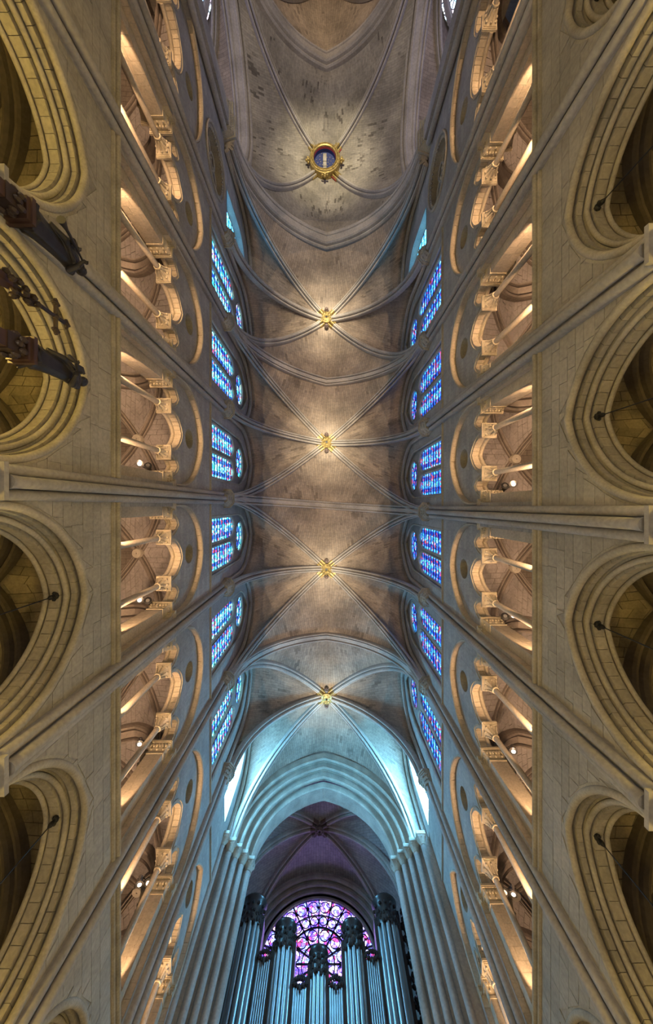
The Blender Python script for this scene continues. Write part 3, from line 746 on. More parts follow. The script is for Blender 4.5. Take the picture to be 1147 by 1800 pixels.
# ------------------------------------------------------------------ nave vault
ceil = MB(); 
def mk_ceiling(name, label):
    o = bpy.data.objects.new(name, None); COL.objects.link(o); tag(o, label, kind='structure'); return o
NV = mk_ceiling('ceiling', 'ribbed six-part stone vault of the nave')
keys = [(0, -16.4), (0, -5.55), (0, 5.5), (0, 16.75)]
def pier_pt(sg, i, dx=0.0): return (sg*(6.2-dx), YP[sg][i], Z_SPR)
xw = -0.1
WEST = {-1: (-6.15, 21.6, Z_SPR), 1: (5.75, 21.6, Z_SPR)}
CRW = {-1: (-6.2, -22.9, Z_SPR), 1: (6.2, -22.0, Z_SPR)}
def vp(sg, i):
    if i == 0: return CRW[sg]
    if i == 8: return WEST[sg]
    return pier_pt(sg, i)
def boundary(i0):     # transverse arch at pier index: two halves meeting at the crown
    pl, pr = vp(-1, i0), vp(1, i0)
    ay = {0: -22.3, 2: -10.85, 4: -0.06, 6: 11.42, 8: 21.6}[i0]
    c = ((pl[0]+pr[0])/2 if i0 == 8 else 0.0, ay, Z_KEY-0.15)
    return Half(pl, c), Half(pr, c)
for v, (kx, ky) in enumerate(keys):
    i0, i1, i2 = 2*v, 2*v+1, 2*v+2
    key = (kx, ky, Z_KEY)
    b0 = boundary(i0); b1 = boundary(i2)
    diag = {}
    for sg in (-1, 1):
        diag[sg, 0] = Half(vp(sg, i0), key); diag[sg, 1] = Half(pier_pt(sg, i1), key); diag[sg, 2] = Half(vp(sg, i2), key)
    for k in range(2):
        sgn = (-1, 1)[k]
        web(b0[k], diag[sgn, 0], 'web', 'web', NV); web(b1[k], diag[sgn, 2], 'web', 'web', NV)
    for sg in (-1, 1):
        for j in (0, 1):
            ia = i0+j; pa = vp(sg, ia); pb = vp(sg, ia+1)
            ym = (YP[sg][ia]+YP[sg][ia+1])/2
            if ia == 0: ym += 0.7
            if ia == 7: ym -= 0.2
            xwl = sg*6.42
            top = (xwl, ym, 30.2)
            wa = Half((xwl, pa[1], Z_SPR), top, 3.6); wb = Half((xwl, pb[1], Z_SPR), top, 3.6)
            web(wa, diag[sg, j], 'web', 'web', NV); web(wb, diag[sg, j+1], 'web', 'web', NV)
            q0 = Half((sg*6.36, pa[1]+0.3, Z_SPR), (sg*6.36, ym, 30.1), 3.7); q1 = Half((sg*6.36, pb[1]-0.3, Z_SPR), (sg*6.36, ym, 30.1), 3.7)
            full_arch('wall_rib', NV, q0, q1, [(-0.12, -0.1), (-0.12, 0.05), (-0.06, 0.12), (0.06, 0.12), (0.12, 0.05), (0.12, -0.1)])
    for (sg, j), hf in diag.items():
        rib('rib' if j != 1 else 'cross_rib', NV, hf, RIBP)
    if v < 3: full_arch('transverse_arch', NV, *b1, TRP)
    dirs = [Vector(diag[s_, j].a)-Vector(key) for s_ in (-1, 1) for j in (0, 1, 2)]
    boss('vault_boss', (kx, ky, Z_KEY-0.56), 'gilded keystone on the nave vault, %s from the organ arch' % ORD[3-v], dirs)

# ------------------------------------------------------------------ crossing, transept and choir vaults
YE = -39.0
CX = mk_ceiling('ceiling_crossing', 'four-part stone vault of the crossing with a ring-shaped keystone')
ckey = (-0.15, -31.0, 32.6)
cc = {(-1, 0): (-6.35, -24.3, Z_SPR), (1, 0): (6.35, -23.6, Z_SPR), (-1, 1): (-6.35, YE+0.6, Z_SPR), (1, 1): (6.35, YE+0.6, Z_SPR)}
wa_ = (0.0, -23.9, 31.5); ea_ = (0.0, YE+0.4, 31.5)
sa_ = {-1: (-6.55, -31.2, 31.0), 1: (6.55, -31.2, 31.0)}
DG = {k: Half(p, ckey) for k, p in cc.items()}
WA = {sg: Half(cc[sg, 0], wa_) for sg in (-1, 1)}; EA = {sg: Half(cc[sg, 1], ea_) for sg in (-1, 1)}
NA = {(sg, j): Half((sg*6.55, cc[sg, j][1], Z_SPR), sa_[sg]) for sg in (-1, 1) for j in (0, 1)}
for sg in (-1, 1):
    web(WA[sg], DG[sg, 0], 'web', 'web_cross', CX); web(EA[sg], DG[sg, 1], 'web', 'web_cross', CX)
    for j in (0, 1): web(NA[sg, j], DG[sg, j], 'web', 'web_cross', CX)
for k, hf in DG.items(): rib('rib', CX, hf, [(a*1.05, b) for a, b in RIBP], off=1.3)
BIGP = [(-0.75,-0.3),(-0.75,0.05),(-0.68,0.16),(-0.58,0.16),(-0.5,0.08),(-0.46,0.30),(-0.36,0.40),(-0.24,0.38),(-0.2,0.30),(0.2,0.30),(0.24,0.38),(0.36,0.40),(0.46,0.30),(0.5,0.08),(0.58,0.16),(0.68,0.16),(0.75,0.05),(0.75,-0.3)]
full_arch('crossing_arch', CX, Half((-6.2, -23.6, Z_SPR), (0, -23.2, 31.4)), Half((6.2, -22.8, Z_SPR), (0, -23.2, 31.4)), BIGP)
full_arch('crossing_arch', CX, Half((-6.2, YE, Z_SPR), (0, YE, 31.4)), Half((6.2, YE, Z_SPR), (0, YE, 31.4)), BIGP)
for sg in (-1, 1):
    full_arch('crossing_arch', CX, Half((sg*7.1, -24.6 if sg < 0 else -23.9, Z_SPR), (sg*7.1, -31.2, 31.0)), Half((sg*7.1, YE+0.3, Z_SPR), (sg*7.1, -31.2, 31.0)), BIGP)
TR = {}
for sg in (-1, 1):
    o = mk_ceiling('ceiling_transept_'+SIDE[sg], 'strip of transept vault beyond the %s crossing arch' % SIDE[sg])
    k = (sg*12.6, -31.2, 32.0)
    y0 = -24.6 if sg < 0 else -23.9
    c0, c1, c2, c3 = (sg*7.8, y0, Z_SPR), (sg*7.8, YE+0.3, Z_SPR), (sg*17.0, y0, Z_SPR), (sg*17.0, YE+0.3, Z_SPR)
    d = [Half(c, k) for c in (c0, c1, c2, c3)]
    ia = (sg*7.8, -31.2, 31.2); oa = (sg*17, -31.2, 31.2)
    web(Half(c0, ia), d[0], 'web', 'web', o); web(Half(c1, ia), d[1], 'web', 'web', o)
    web(Half(c2, oa), d[2], 'web', 'web', o); web(Half(c3, oa), d[3], 'web', 'web', o)
    ea = (sg*12.4, YE+0.1, 30.8); wa2 = (sg*12.4, y0, 30.8)
    web(Half(c1, ea, 1), d[1], 'web', 'web', o); web(Half(c3, ea, 1), d[3], 'web', 'web', o)
    web(Half(c0, wa2, 1), d[0], 'web', 'web', o); web(Half(c2, wa2, 1), d[2], 'web', 'web', o)
    for hf in d: rib('rib', o, hf, RIBP)
    full_arch('wall_rib', o, Half((sg*8.1, YE+0.25, Z_SPR), (sg*12.4, YE+0.25, 30.7), 1), Half((sg*16.7, YE+0.25, Z_SPR), (sg*12.4, YE+0.25, 30.7), 1), TRP)
    # transept east wall with its round window
    q = MB(); zc, r, xc_ = 27.5, 1.6, 9.9
    zz = sorted(set([FLOOR, 31.5]+[round(zc-r*math.cos(PI*k_/24), 4) for k_ in range(25)]))
    strips(q, 0, 6.8, 18.0, zz, [(xc_, lambda z: math.sqrt(max(0, r*r-(z-zc)**2)), zc-r, zc+r)], swap=lambda u, z: (sg*u, YE, z))
    tw = q.build('wall_transept_'+SIDE[sg], 'wall', fix=False); tag(tw, 'east wall of the %s transept' % SIDE[sg], kind='structure')
    q = MB(); q.box((min(sg*17, sg*18), YE, FLOOR), (max(sg*17, sg*18), y0, 31.5)); q.build('end_wall', 'wall', tw)
    wn = bpy.data.objects.new('window_%d' % (17 if sg < 0 else 18), None); COL.objects.link(wn); tag(wn, 'pale round window in the %s transept at the top edge' % SIDE[sg], kind='structure')
    q = MB()
    for k_ in range(3):
        q.sweep([(sg*xc_+(r-0.0+0.12*k_)*math.cos(2*PI*j/32), YE-0.28+0.14*k_, zc+(r+0.12*k_)*math.sin(2*PI*j/32)) for j in range(33)], (0, 1, 0), circ(0.09, 8), cap=False)
    q.build('frame', 'mould', wn)
    n_ = 12
    for ring, (ra, rb) in enumerate(((0.28, 0.85), (0.9, 1.5))):
        for k_ in range(n_):
            a0, a1 = 2*PI*k_/n_+0.03, 2*PI*(k_+1)/n_-0.03; q = MB(); P = []
            for f in (0, 0.5, 1): P.append((ra, a0+(a1-a0)*f))
            for f in (1, 0.5, 0): P.append((rb, a0+(a1-a0)*f))
            q.prism([(rr*math.cos(t_), rr*math.sin(t_)) for rr, t_ in P], 0, 0.03)
            ob = q.build('pane', 'glass_white', wn); ob.data.transform(Matrix.Translation((sg*xc_, YE-0.3, zc)) @ Matrix.Rotation(PI/2, 4, 'X'))
    q = MB()
    for k_ in range(n_):
        t_ = 2*PI*k_/n_; q.tube([(sg*xc_+0.25*math.cos(t_), YE-0.3, zc+0.25*math.sin(t_)), (sg*xc_+1.55*math.cos(t_), YE-0.3, zc+1.55*math.sin(t_))], 0.04, 6)
    q.sweep([(sg*xc_+0.87*math.cos(2*PI*j/24), YE-0.3, zc+0.87*math.sin(2*PI*j/24)) for j in range(25)], (0, 1, 0), circ(0.04, 6), cap=False)
    q.build('tracery', 'tracery', wn)
    we = bpy.data.objects.new('window_%d' % (20 if sg < 0 else 21), None); COL.objects.link(we); tag(we, 'great rose window in the end wall of the %s transept, out of the frame' % SIDE[sg], kind='structure')
    for k_ in range(16):
        a0, a1 = 2*PI*k_/16+0.02, 2*PI*(k_+1)/16-0.02
        for ra, rb in ((1.0, 2.9), (3.0, 5.0)):
            q = MB(); q.add([(sg*16.95, -31.2+r_*math.cos(t_), 21+r_*math.sin(t_)) for r_, t_ in ((ra, a0), (rb, a0), (rb, (a0+a1)/2), (rb, a1), (ra, a1))], [(0, 1, 2, 3, 4)]); q.build('pane', 'glass_transept', we, fix=False)
    # crossing pier at the end of the nave
    yc_ = -24.0 if sg < 0 else -23.1; FB = 1.3 if sg < 0 else 1.0
    lab = 'tall flat-faced %s crossing pier beside the round traceried opening' % SIDE[sg]
    t = thing('crossing_pier', (sg*7.2, yc_-0.5, FLOOR), lab, 'pier', 'crossing piers'); parts = []
    def bx(x0, x1, ya, yb, za, zb): q = MB(); q.box((min(sg*x0, sg*x1), ya, za), (max(sg*x0, sg*x1), yb, zb)); return q
    parts.append(bx(6.45, 8.2, yc_-FB, yc_+0.55, FLOOR, 31).build('core', 'shaft'))
    parts.append(bx(6.05, 6.44, yc_-0.5, yc_+0.35, FLOOR, Z_SPR-0.6).build('pilaster', 'shaft'))
    parts.append(bx(6.2, 6.5, yc_-FB, yc_-0.65, FLOOR, Z_SPR-0.6).build('pilaster', 'shaft'))
    for dy in (0.35+0.18, ):
        q = MB(); q.lathe((sg*6.3, yc_+dy+0.1, 0), [(0.16, FLOOR), (0.16, Z_SPR-0.6)], 12); parts.append(smooth_angle(q.build('shaft', 'shaft')))
    def pl(g): return [(sg*8.2, yc_-FB-g), (sg*(6.2-g), yc_-FB-g), (sg*(6.2-g), yc_-0.6), (sg*(6.05-g), yc_-0.5-g*0.5), (sg*(6.05-g), yc_+0.35+g), (sg*6.5, yc_+0.6+g)]
    q = MB(); q.prism(pl(0.02), Z_SPR-0.6, Z_SPR-0.15, pl(0.22)); cp_ = q.build('capital', 'mould'); parts.append(cp_)
    q = MB()
    for k_ in range(13):
        yy = yc_-FB+(FB+0.45)*k_/12; xx = 6.04 if yy < yc_-0.6 else 5.88
        q.ball((sg*xx, yy, Z_SPR-0.28), 0.09, 6, 4); q.ball((sg*(xx+0.08), yy+0.06, Z_SPR-0.48), 0.06, 6, 4)
    for k_ in range(5): q.ball((sg*(6.2+0.3*k_), yc_-FB-0.18, Z_SPR-0.3), 0.1, 6, 4)
    q.build('leaf_carving', 'mould', cp_)
    q = MB(); q.prism(pl(0.30), Z_SPR-0.15, Z_SPR+0.05); parts.append(q.build('abacus', 'mould'))
    adopt(t, *parts)
    bx(6.3, 8.0, YE-1.5, YE+1.0, FLOOR, 31).build('choir_pier', 'shaft', tw); bx(5.9, 6.3, YE-0.6, YE+0.6, FLOOR, Z_SPR).build('choir_pilaster', 'shaft', tw)
# choir
CH = mk_ceiling('ceiling_choir', 'first bay of the choir vault at the top edge')
k = (0, -46.2, 31.6); cy2 = -51.5
cp = {(sg, j): Half((sg*6.2, (YE-0.8, cy2)[j], Z_SPR), k) for sg in (-1, 1) for j in (0, 1)}
cm = {sg: Half((sg*6.2, -46.2, Z_SPR), k) for sg in (-1, 1)}
for sg in (-1, 1):
    web(Half((sg*6.2, YE-0.8, Z_SPR), (0, YE-0.8, 31.5)), cp[sg, 0], 'web', 'web', CH); web(Half((sg*6.2, cy2, Z_SPR), (0, cy2, 31.5)), cp[sg, 1], 'web', 'web', CH)
    for j, yy in ((0, YE-0.8), (1, cy2)):
        ym = (yy-46.2)/2; tp = (sg*6.4, ym, 30.2)
        web(Half((sg*6.4, yy, Z_SPR), tp, 3.6), cp[sg, j], 'web', 'web', CH); web(Half((sg*6.4, -46.2, Z_SPR), tp, 3.6), cm[sg], 'web', 'web', CH)
    rib('cross_rib', CH, cm[sg], RIBP)
for hf in cp.values(): rib('rib', CH, hf, RIBP)
q = MB(); q.box((-8, cy2-0.5, FLOOR), (8, cy2, 32)); q.box((-7.2, cy2, FLOOR), (-6.5, YE-0.8, 31)); q.box((6.5, cy2, FLOOR), (7.2, YE-0.8, 31)); tag(q.build('wall_choir', 'wall'), 'walls of the choir beyond the crossing', kind='structure')

# ring keystone of the crossing
x, y, z = ckey[0], ckey[1], ckey[2]-0.8
t = thing('crossing_oculus', (x, y, z), 'large gilded ring keystone with a star-painted well in the crossing vault', 'keystone'); parts = []
q = MB(); q.lathe((x, y, z), [(0.98, 0.5), (0.98, 0.06), (1.02, -0.02), (1.10, -0.05), (1.14, 0.02), (1.18, -0.04), (1.27, -0.03), (1.30, 0.05), (1.36, 0.08), (1.38, 0.2), (1.38, 0.75)], 48, False); parts.append(smooth_angle(q.build('gilded_ring', 'gold')))
q = MB(); q.lathe((x, y, z), [(0.97, 0.06), (0.96, 0.24)], 40, False); parts.append(smooth_angle(q.build('red_band', 'red')))
q = MB(); q.lathe((x, y, z), [(0.96, 0.24), (0.95, 0.56), (0.02, 0.56)], 40, False); parts.append(smooth_angle(q.build('painted_well', 'blue')))
q = MB(); q.box((x-0.15, y-0.75, z+0.46), (x+0.15, y+0.85, z+0.54)); parts.append(q.build('hatch_beam', 'mould'))
q = MB(); q.box((x-0.19, y-0.05, z+0.44), (x+0.19, y-0.02, z+0.465)); q.box((x-0.19, y+0.4, z+0.44), (x+0.19, y+0.43, z+0.465)); parts.append(q.build('beam_strap', 'iron'))
rnd = random.Random(4)
for k in range(30):
    a = 2*PI*(k*0.381966); rr = 0.28+0.6*((k+0.5)/30)
    if abs(rr*math.cos(a)) < 0.2: continue
    q = MB(); pts = []
    for j in range(10):
        r_ = 0.045 if j % 2 == 0 else 0.018; pts.append((x+rr*math.cos(a)+r_*math.cos(2*PI*j/10), y+rr*math.sin(a)+r_*math.sin(2*PI*j/10)))
    q.prism(pts, z+0.52, z+0.555); parts.append(q.build('star', 'pale'))
for k, hf in DG.items():
    d = Vector((hf.a.x-x, hf.a.y-y, 0)).normalized(); p0 = Vector((x, y, z+0.68))+d*1.2; p1 = Vector((x, y, z+0.62))+d*1.95
    q = MB(); q.sweep([p0, p1], Vector((-d.y, d.x, 0)), [(a*1.25, b*1.06) for a, b in RIBP]); parts.append(q.build('gilded_rib_end', 'gold'))
    p0 = Vector((x, y, z+0.68))+d*1.3; p1 = Vector((x, y, z+0.62))+d*1.9
    q = MB(); q.sweep([p0, p1], Vector((-d.y, d.x, 0)), [(0.31, 0.0), (0.31, 0.14), (0.36, 0.14), (0.36, 0.0)]); parts.append(q.build('red_edge', 'red'))
for dx, dy in ((-1, 0.12), (1, 0.12), (0, 1)):
    d = Vector((dx, dy, 0)).normalized(); c = Vector((x, y, z+0.12))+d*1.5
    q = MB(); q.ball(c, (0.16, 0.16, 0.2), 8, 6); q.ball(c+Vector((d.y*0.22, -d.x*0.22, 0.02)), (0.11, 0.11, 0.13), 7, 5); q.ball(c-Vector((d.y*0.22, -d.x*0.22, -0.02)), (0.11, 0.11, 0.13), 7, 5)
    q.ball(c+d*0.16, (0.1, 0.1, 0.14), 7, 5)
    parts.append(q.build('gilded_head', 'gold'))
adopt(t, *parts)
# wheel openings of the bay next to the crossing
for sg in (-1, 1):
    a, b_, yc, hb = bay(sg, 0); yo = yc+(0.5 if sg < 0 else -0.1); zo, r = 21.0, 1.6
    t = thing('wheel_opening', (sg*6.6, yo, zo), 'round traceried wheel opening high on the %s wall beside the crossing' % SIDE[sg], 'oculus', 'wheel openings'); parts = []
    def C(rr, xx, n=40): return [(sg*xx, yo+rr*math.cos(2*PI*j/n), zo+rr*math.sin(2*PI*j/n)) for j in range(n+1)]
    q = MB(); q.sweep(C(r, 6.7), (sg, 0, 0), [(-0.2, -0.02), (0.35, -0.02), (0.35, 0.06), (-0.2, 0.06)], cap=False); parts.append(q.build('rim', 'mould'))
    q = MB(); q.sweep(C(r+0.12, 6.48), (sg, 0, 0), circ(0.09, 8), cap=False); parts.append(smooth_angle(q.build('outer_roll', 'mould')))
    q = MB()
    for k in range(44):
        th = 2*PI*k/44; q.ball((sg*6.55, yo+(r-0.10)*math.cos(th), zo+(r-0.10)*math.sin(th)), (0.07, 0.07, 0.07), 6, 4)
    parts.append(q.build('bead_ring', 'mould'))
    for k in range(6):
        th = 2*PI*k/6+0.3; cy_, cz_ = yo+0.9*math.cos(th), zo+0.9*math.sin(th)
        q = MB(); q.sweep([(sg*6.9, cy_+0.42*math.cos(2*PI*j/16), cz_+0.42*math.sin(2*PI*j/16)) for j in range(17)], (sg, 0, 0), circ(0.06, 6), cap=False)
        q.ball((sg*6.86, yo+0.45*math.cos(th+0.5), zo+0.45*math.sin(th+0.5)), 0.11, 7, 5)
        parts.append(q.build('tracery_foil', 'mould'))
    q = MB(); q.lathe((sg*7.05, yo, zo), [(0.01, 0), (r, 0), (r, 0.05*sg), (0.01, 0.05*sg)], 32, False, 'X'); parts.append(q.build('back_panel', 'shaft'))
    adopt(t, *parts)

# ------------------------------------------------------------------ clerestory windows
def light_panes(parent, sg, xg, yc, s, z0, zs, h, mat, rows):
    """one lancet: panes between horizontal bars, each its own piece"""
    fa = arch_a(s, h, zs); zt = zs+h
    cuts = [z0+(zt-z0)*k/rows for k in range(rows+1)]
    for k in range(rows):
        a, b = cuts[k]+0.02, cuts[k+1]-0.02
        zz = [a]+[z for z in arch_z(zs, h, 6) if a < z < b]+[b]
        q = MB(); uv = []; left = []; right = []
        for z in zz: left.append((yc-fa(z), z)); right.append((yc+fa(z), z))
        nn = 6; vs = []; fs = []
        for (yl, z), (yr, _) in zip(left, right):
            for j in range(nn+1): vs.append((sg*xg, yl+(yr-yl)*j/nn, z))
        for i in range(len(zz)-1):
            for j in range(nn):
                f = (i*(nn+1)+j, i*(nn+1)+j+1, (i+1)*(nn+1)+j+1, (i+1)*(nn+1)+j); fs.append(f)
                for idx in f: uv += [(vs[idx][1]-yc+s)/(2*s), vs[idx][2]]
        q.v = vs; q.f = fs; q.uv = uv; q.build('pane', mat, parent)
    q = MB()
    for c in cuts[1:-1]:
        w_ = fa(c); q.box((min(sg*(xg-0.04), sg*(xg+0.01)), yc-w_, c-0.025), (max(sg*(xg-0.04), sg*(xg+0.01)), yc+w_, c+0.025))
    q.build('glazing_bar', 'iron', parent)
wn_i = 1
for sg in (-1, 1):
    for i in range(8):
        a, b_, yc, hb = bay(sg, i)
        wn = bpy.data.objects.new('window_%d' % wn_i, None); COL.objects.link(wn); wn_i += 1
        gm = 'glass_l' if sg < 0 else 'glass_r'
        if i == 0:
            tag(wn, 'short azure window above the round opening, %s side by the crossing' % SIDE[sg], kind='structure')
            yo = yc+1.2
            light_panes(wn, sg, 6.95, yo, 1.15, 23.4, 26.6, 1.6, 'glass_az', 7)
            q = MB(); out = [(yo-1.35, 23.4)]+[(yo+u, 26.6+v) for u, v in arch_pts(1.35, 1.9, 10)]+[(yo+1.35, 23.4)]
            q.sweep([(sg*6.5, u, v) for u, v in out], (sg, 0, 0), [(0, -0.02), (0.95, 0.18), (0.95, 0.22), (0, 0.03)]); q.build('splayed_reveal', 'mould', wn)
            q = MB(); q.box((min(sg*6.5, sg*7.3), yo-1.35, 23.3), (max(sg*6.5, sg*7.3), yo+1.35, 23.4)); q.build('sill', 'mould', wn)
            continue
        if i == 7:
            tag(wn, 'bright clear window above the %s wall beside the organ arch' % SIDE[sg], kind='structure')
            yo = yc+0.35; light_panes(wn, sg, 6.8, yo, 0.78, 22.95, 26.4, 2.2, 'glass_clear', 7)
            q = MB(); out = [(yo-0.85, 22.9)]+[(yo+u, 26.4+v) for u, v in arch_pts(0.85, 2.4, 10)]+[(yo+0.85, 22.9)]
            q.sweep([(sg*6.5, u, v) for u, v in out], (sg, 0, 0), [(0, -0.02), (0.6, 0.1), (0.6, 0.14), (0, 0.03)]); q.build('splayed_reveal', 'mould', wn)
            continue
        tag(wn, 'stained glass %s clerestory window of two lancets and a roundel, %s from the organ' % (SIDE[sg], ORD[7-i]), kind='structure')
        # outer reveal and sloping sill
        q = MB(); out = [(yc-1.78, 20.1)]+[(yc+u, 26.4+v) for u, v in arch_pts(1.78, 3.2, 12)]+[(yc+1.78, 20.1)]
        q.sweep([(sg*6.5, u, v) for u, v in out], (sg, 0, 0), [(0, -0.02), (0.5, -0.02), (0.5, 0.04), (0, 0.04)]); q.build('reveal', 'mould', wn)
        q = MB(); q.sweep([(sg*6.56, u, v) for u, v in out], (sg, 0, 0), circ(0.08, 8, 0, 0.04)); smooth_angle(q.build('jamb_roll', 'mould', wn))
        q = MB(); q.add([(sg*6.5, yc-1.78, 20.1), (sg*6.5, yc+1.78, 20.1), (sg*6.9, yc+1.78, 20.45), (sg*6.9, yc-1.78, 20.45)], [(0, 1, 2, 3)]); q.build('sill', 'wall', wn, fix=False)
        # plate tracery
        XG = 6.86; sl = 0.74; ly = 0.86; zsp = 24.9; hl = 1.25; zo, ro = 27.62, 1.12
        fo = arch_a(1.78, 3.2, 26.4)
        holes = [(yc-ly, arch_a(sl, hl, zsp), 20.0, zsp+hl), (yc+ly, arch_a(sl, hl, zsp), 20.0, zsp+hl), (yc, lambda z: math.sqrt(max(0, ro*ro-(z-zo)**2)), zo-ro, zo+ro)]
        zz = sorted(set(round(z, 4) for z in [20.1]+arch_z(zsp, hl, 10)+[zo-ro*math.cos(PI*k/18) for k in range(19)]+arch_z(26.4, 3.2, 10)))
        q = MB()
        for xx in (6.72, 6.92):
            for za, zb in zip(zz[:-1], zz[1:]):
                mid = (za+zb)/2; act = sorted([h for h in holes if h[2] <= mid < h[3]], key=lambda h: h[0])
                ea = [yc-fo(za)]; eb = [yc-fo(zb)]
                for c, fn, _, _ in act: ea += [c-fn(za), c+fn(za)]; eb += [c-fn(zb), c+fn(zb)]
                ea.append(yc+fo(za)); eb.append(yc+fo(zb))
                for k in range(0, len(ea), 2): q.add([(sg*xx, ea[k], za), (sg*xx, ea[k+1], za), (sg*xx, eb[k+1], zb), (sg*xx, eb[k], zb)], [(0, 1, 2, 3)])
        q.build('tracery', 'tracery', wn, fix=False)
        for s_ in (-1, 1):
            q = MB(); out = [(yc+s_*ly-sl, 20.1)]+[(yc+s_*ly+u, zsp+v) for u, v in arch_pts(sl, hl, 8)]+[(yc+s_*ly+sl, 20.1)]
            q.sweep([(sg*6.72, u, v) for u, v in out], (sg, 0, 0), [(-0.05, -0.06), (0.2, -0.02), (0.2, 0.03), (0.0, 0.04)]); q.build('lancet_frame', 'mould', wn)
            light_panes(wn, sg, XG, yc+s_*ly, sl, 20.3, zsp, hl, gm, 11)
        q = MB(); q.sweep([(sg*6.72, yc+ro*math.cos(2*PI*j/28), zo+ro*math.sin(2*PI*j/28)) for j in range(29)], (sg, 0, 0), [(-0.05, -0.06), (0.2, -0.02), (0.2, 0.03), (0.0, 0.04)], cap=False); q.build('roundel_frame', 'mould', wn)
        for k in range(8):
            t0, t1 = 2*PI*k/8+0.02, 2*PI*(k+1)/8-0.02
            q = MB(); pts = [(0.38, t0), (0.38, t1)]+[(ro, t1+(t0-t1)*f) for f in (0, 0.33, 0.67, 1)]
            q.v = [(sg*XG, yc+r_*math.cos(t_), zo+r_*math.sin(t_)) for r_, t_ in pts]; q.f = [tuple(range(len(pts)))]; q.uv = [c for r_, t_ in pts for c in (0.05 if r_ > 0.9 else 0.25, t_)]
            q.build('pane', gm, wn)
        q = MB(); q.v = [(sg*XG, yc+0.36*math.cos(2*PI*j/12), zo+0.36*math.sin(2*PI*j/12)) for j in range(12)]; q.f = [tuple(range(12))]; q.uv = [0.5, 0.0]*12; q.build('pane', gm, wn)
        q = MB()
        for k in range(8):
            t0 = 2*PI*k/8; q.tube([(sg*(XG-0.02), yc+0.36*math.cos(t0), zo+0.36*math.sin(t0)), (sg*(XG-0.02), yc+ro*math.cos(t0), zo+ro*math.sin(t0))], 0.025, 5)
        q.sweep([(sg*(XG-0.02), yc+0.37*math.cos(2*PI*j/16), zo+0.37*math.sin(2*PI*j/16)) for j in range(17)], (sg, 0, 0), circ(0.025, 5), cap=False)
        q.build('glazing_bar', 'iron', wn)

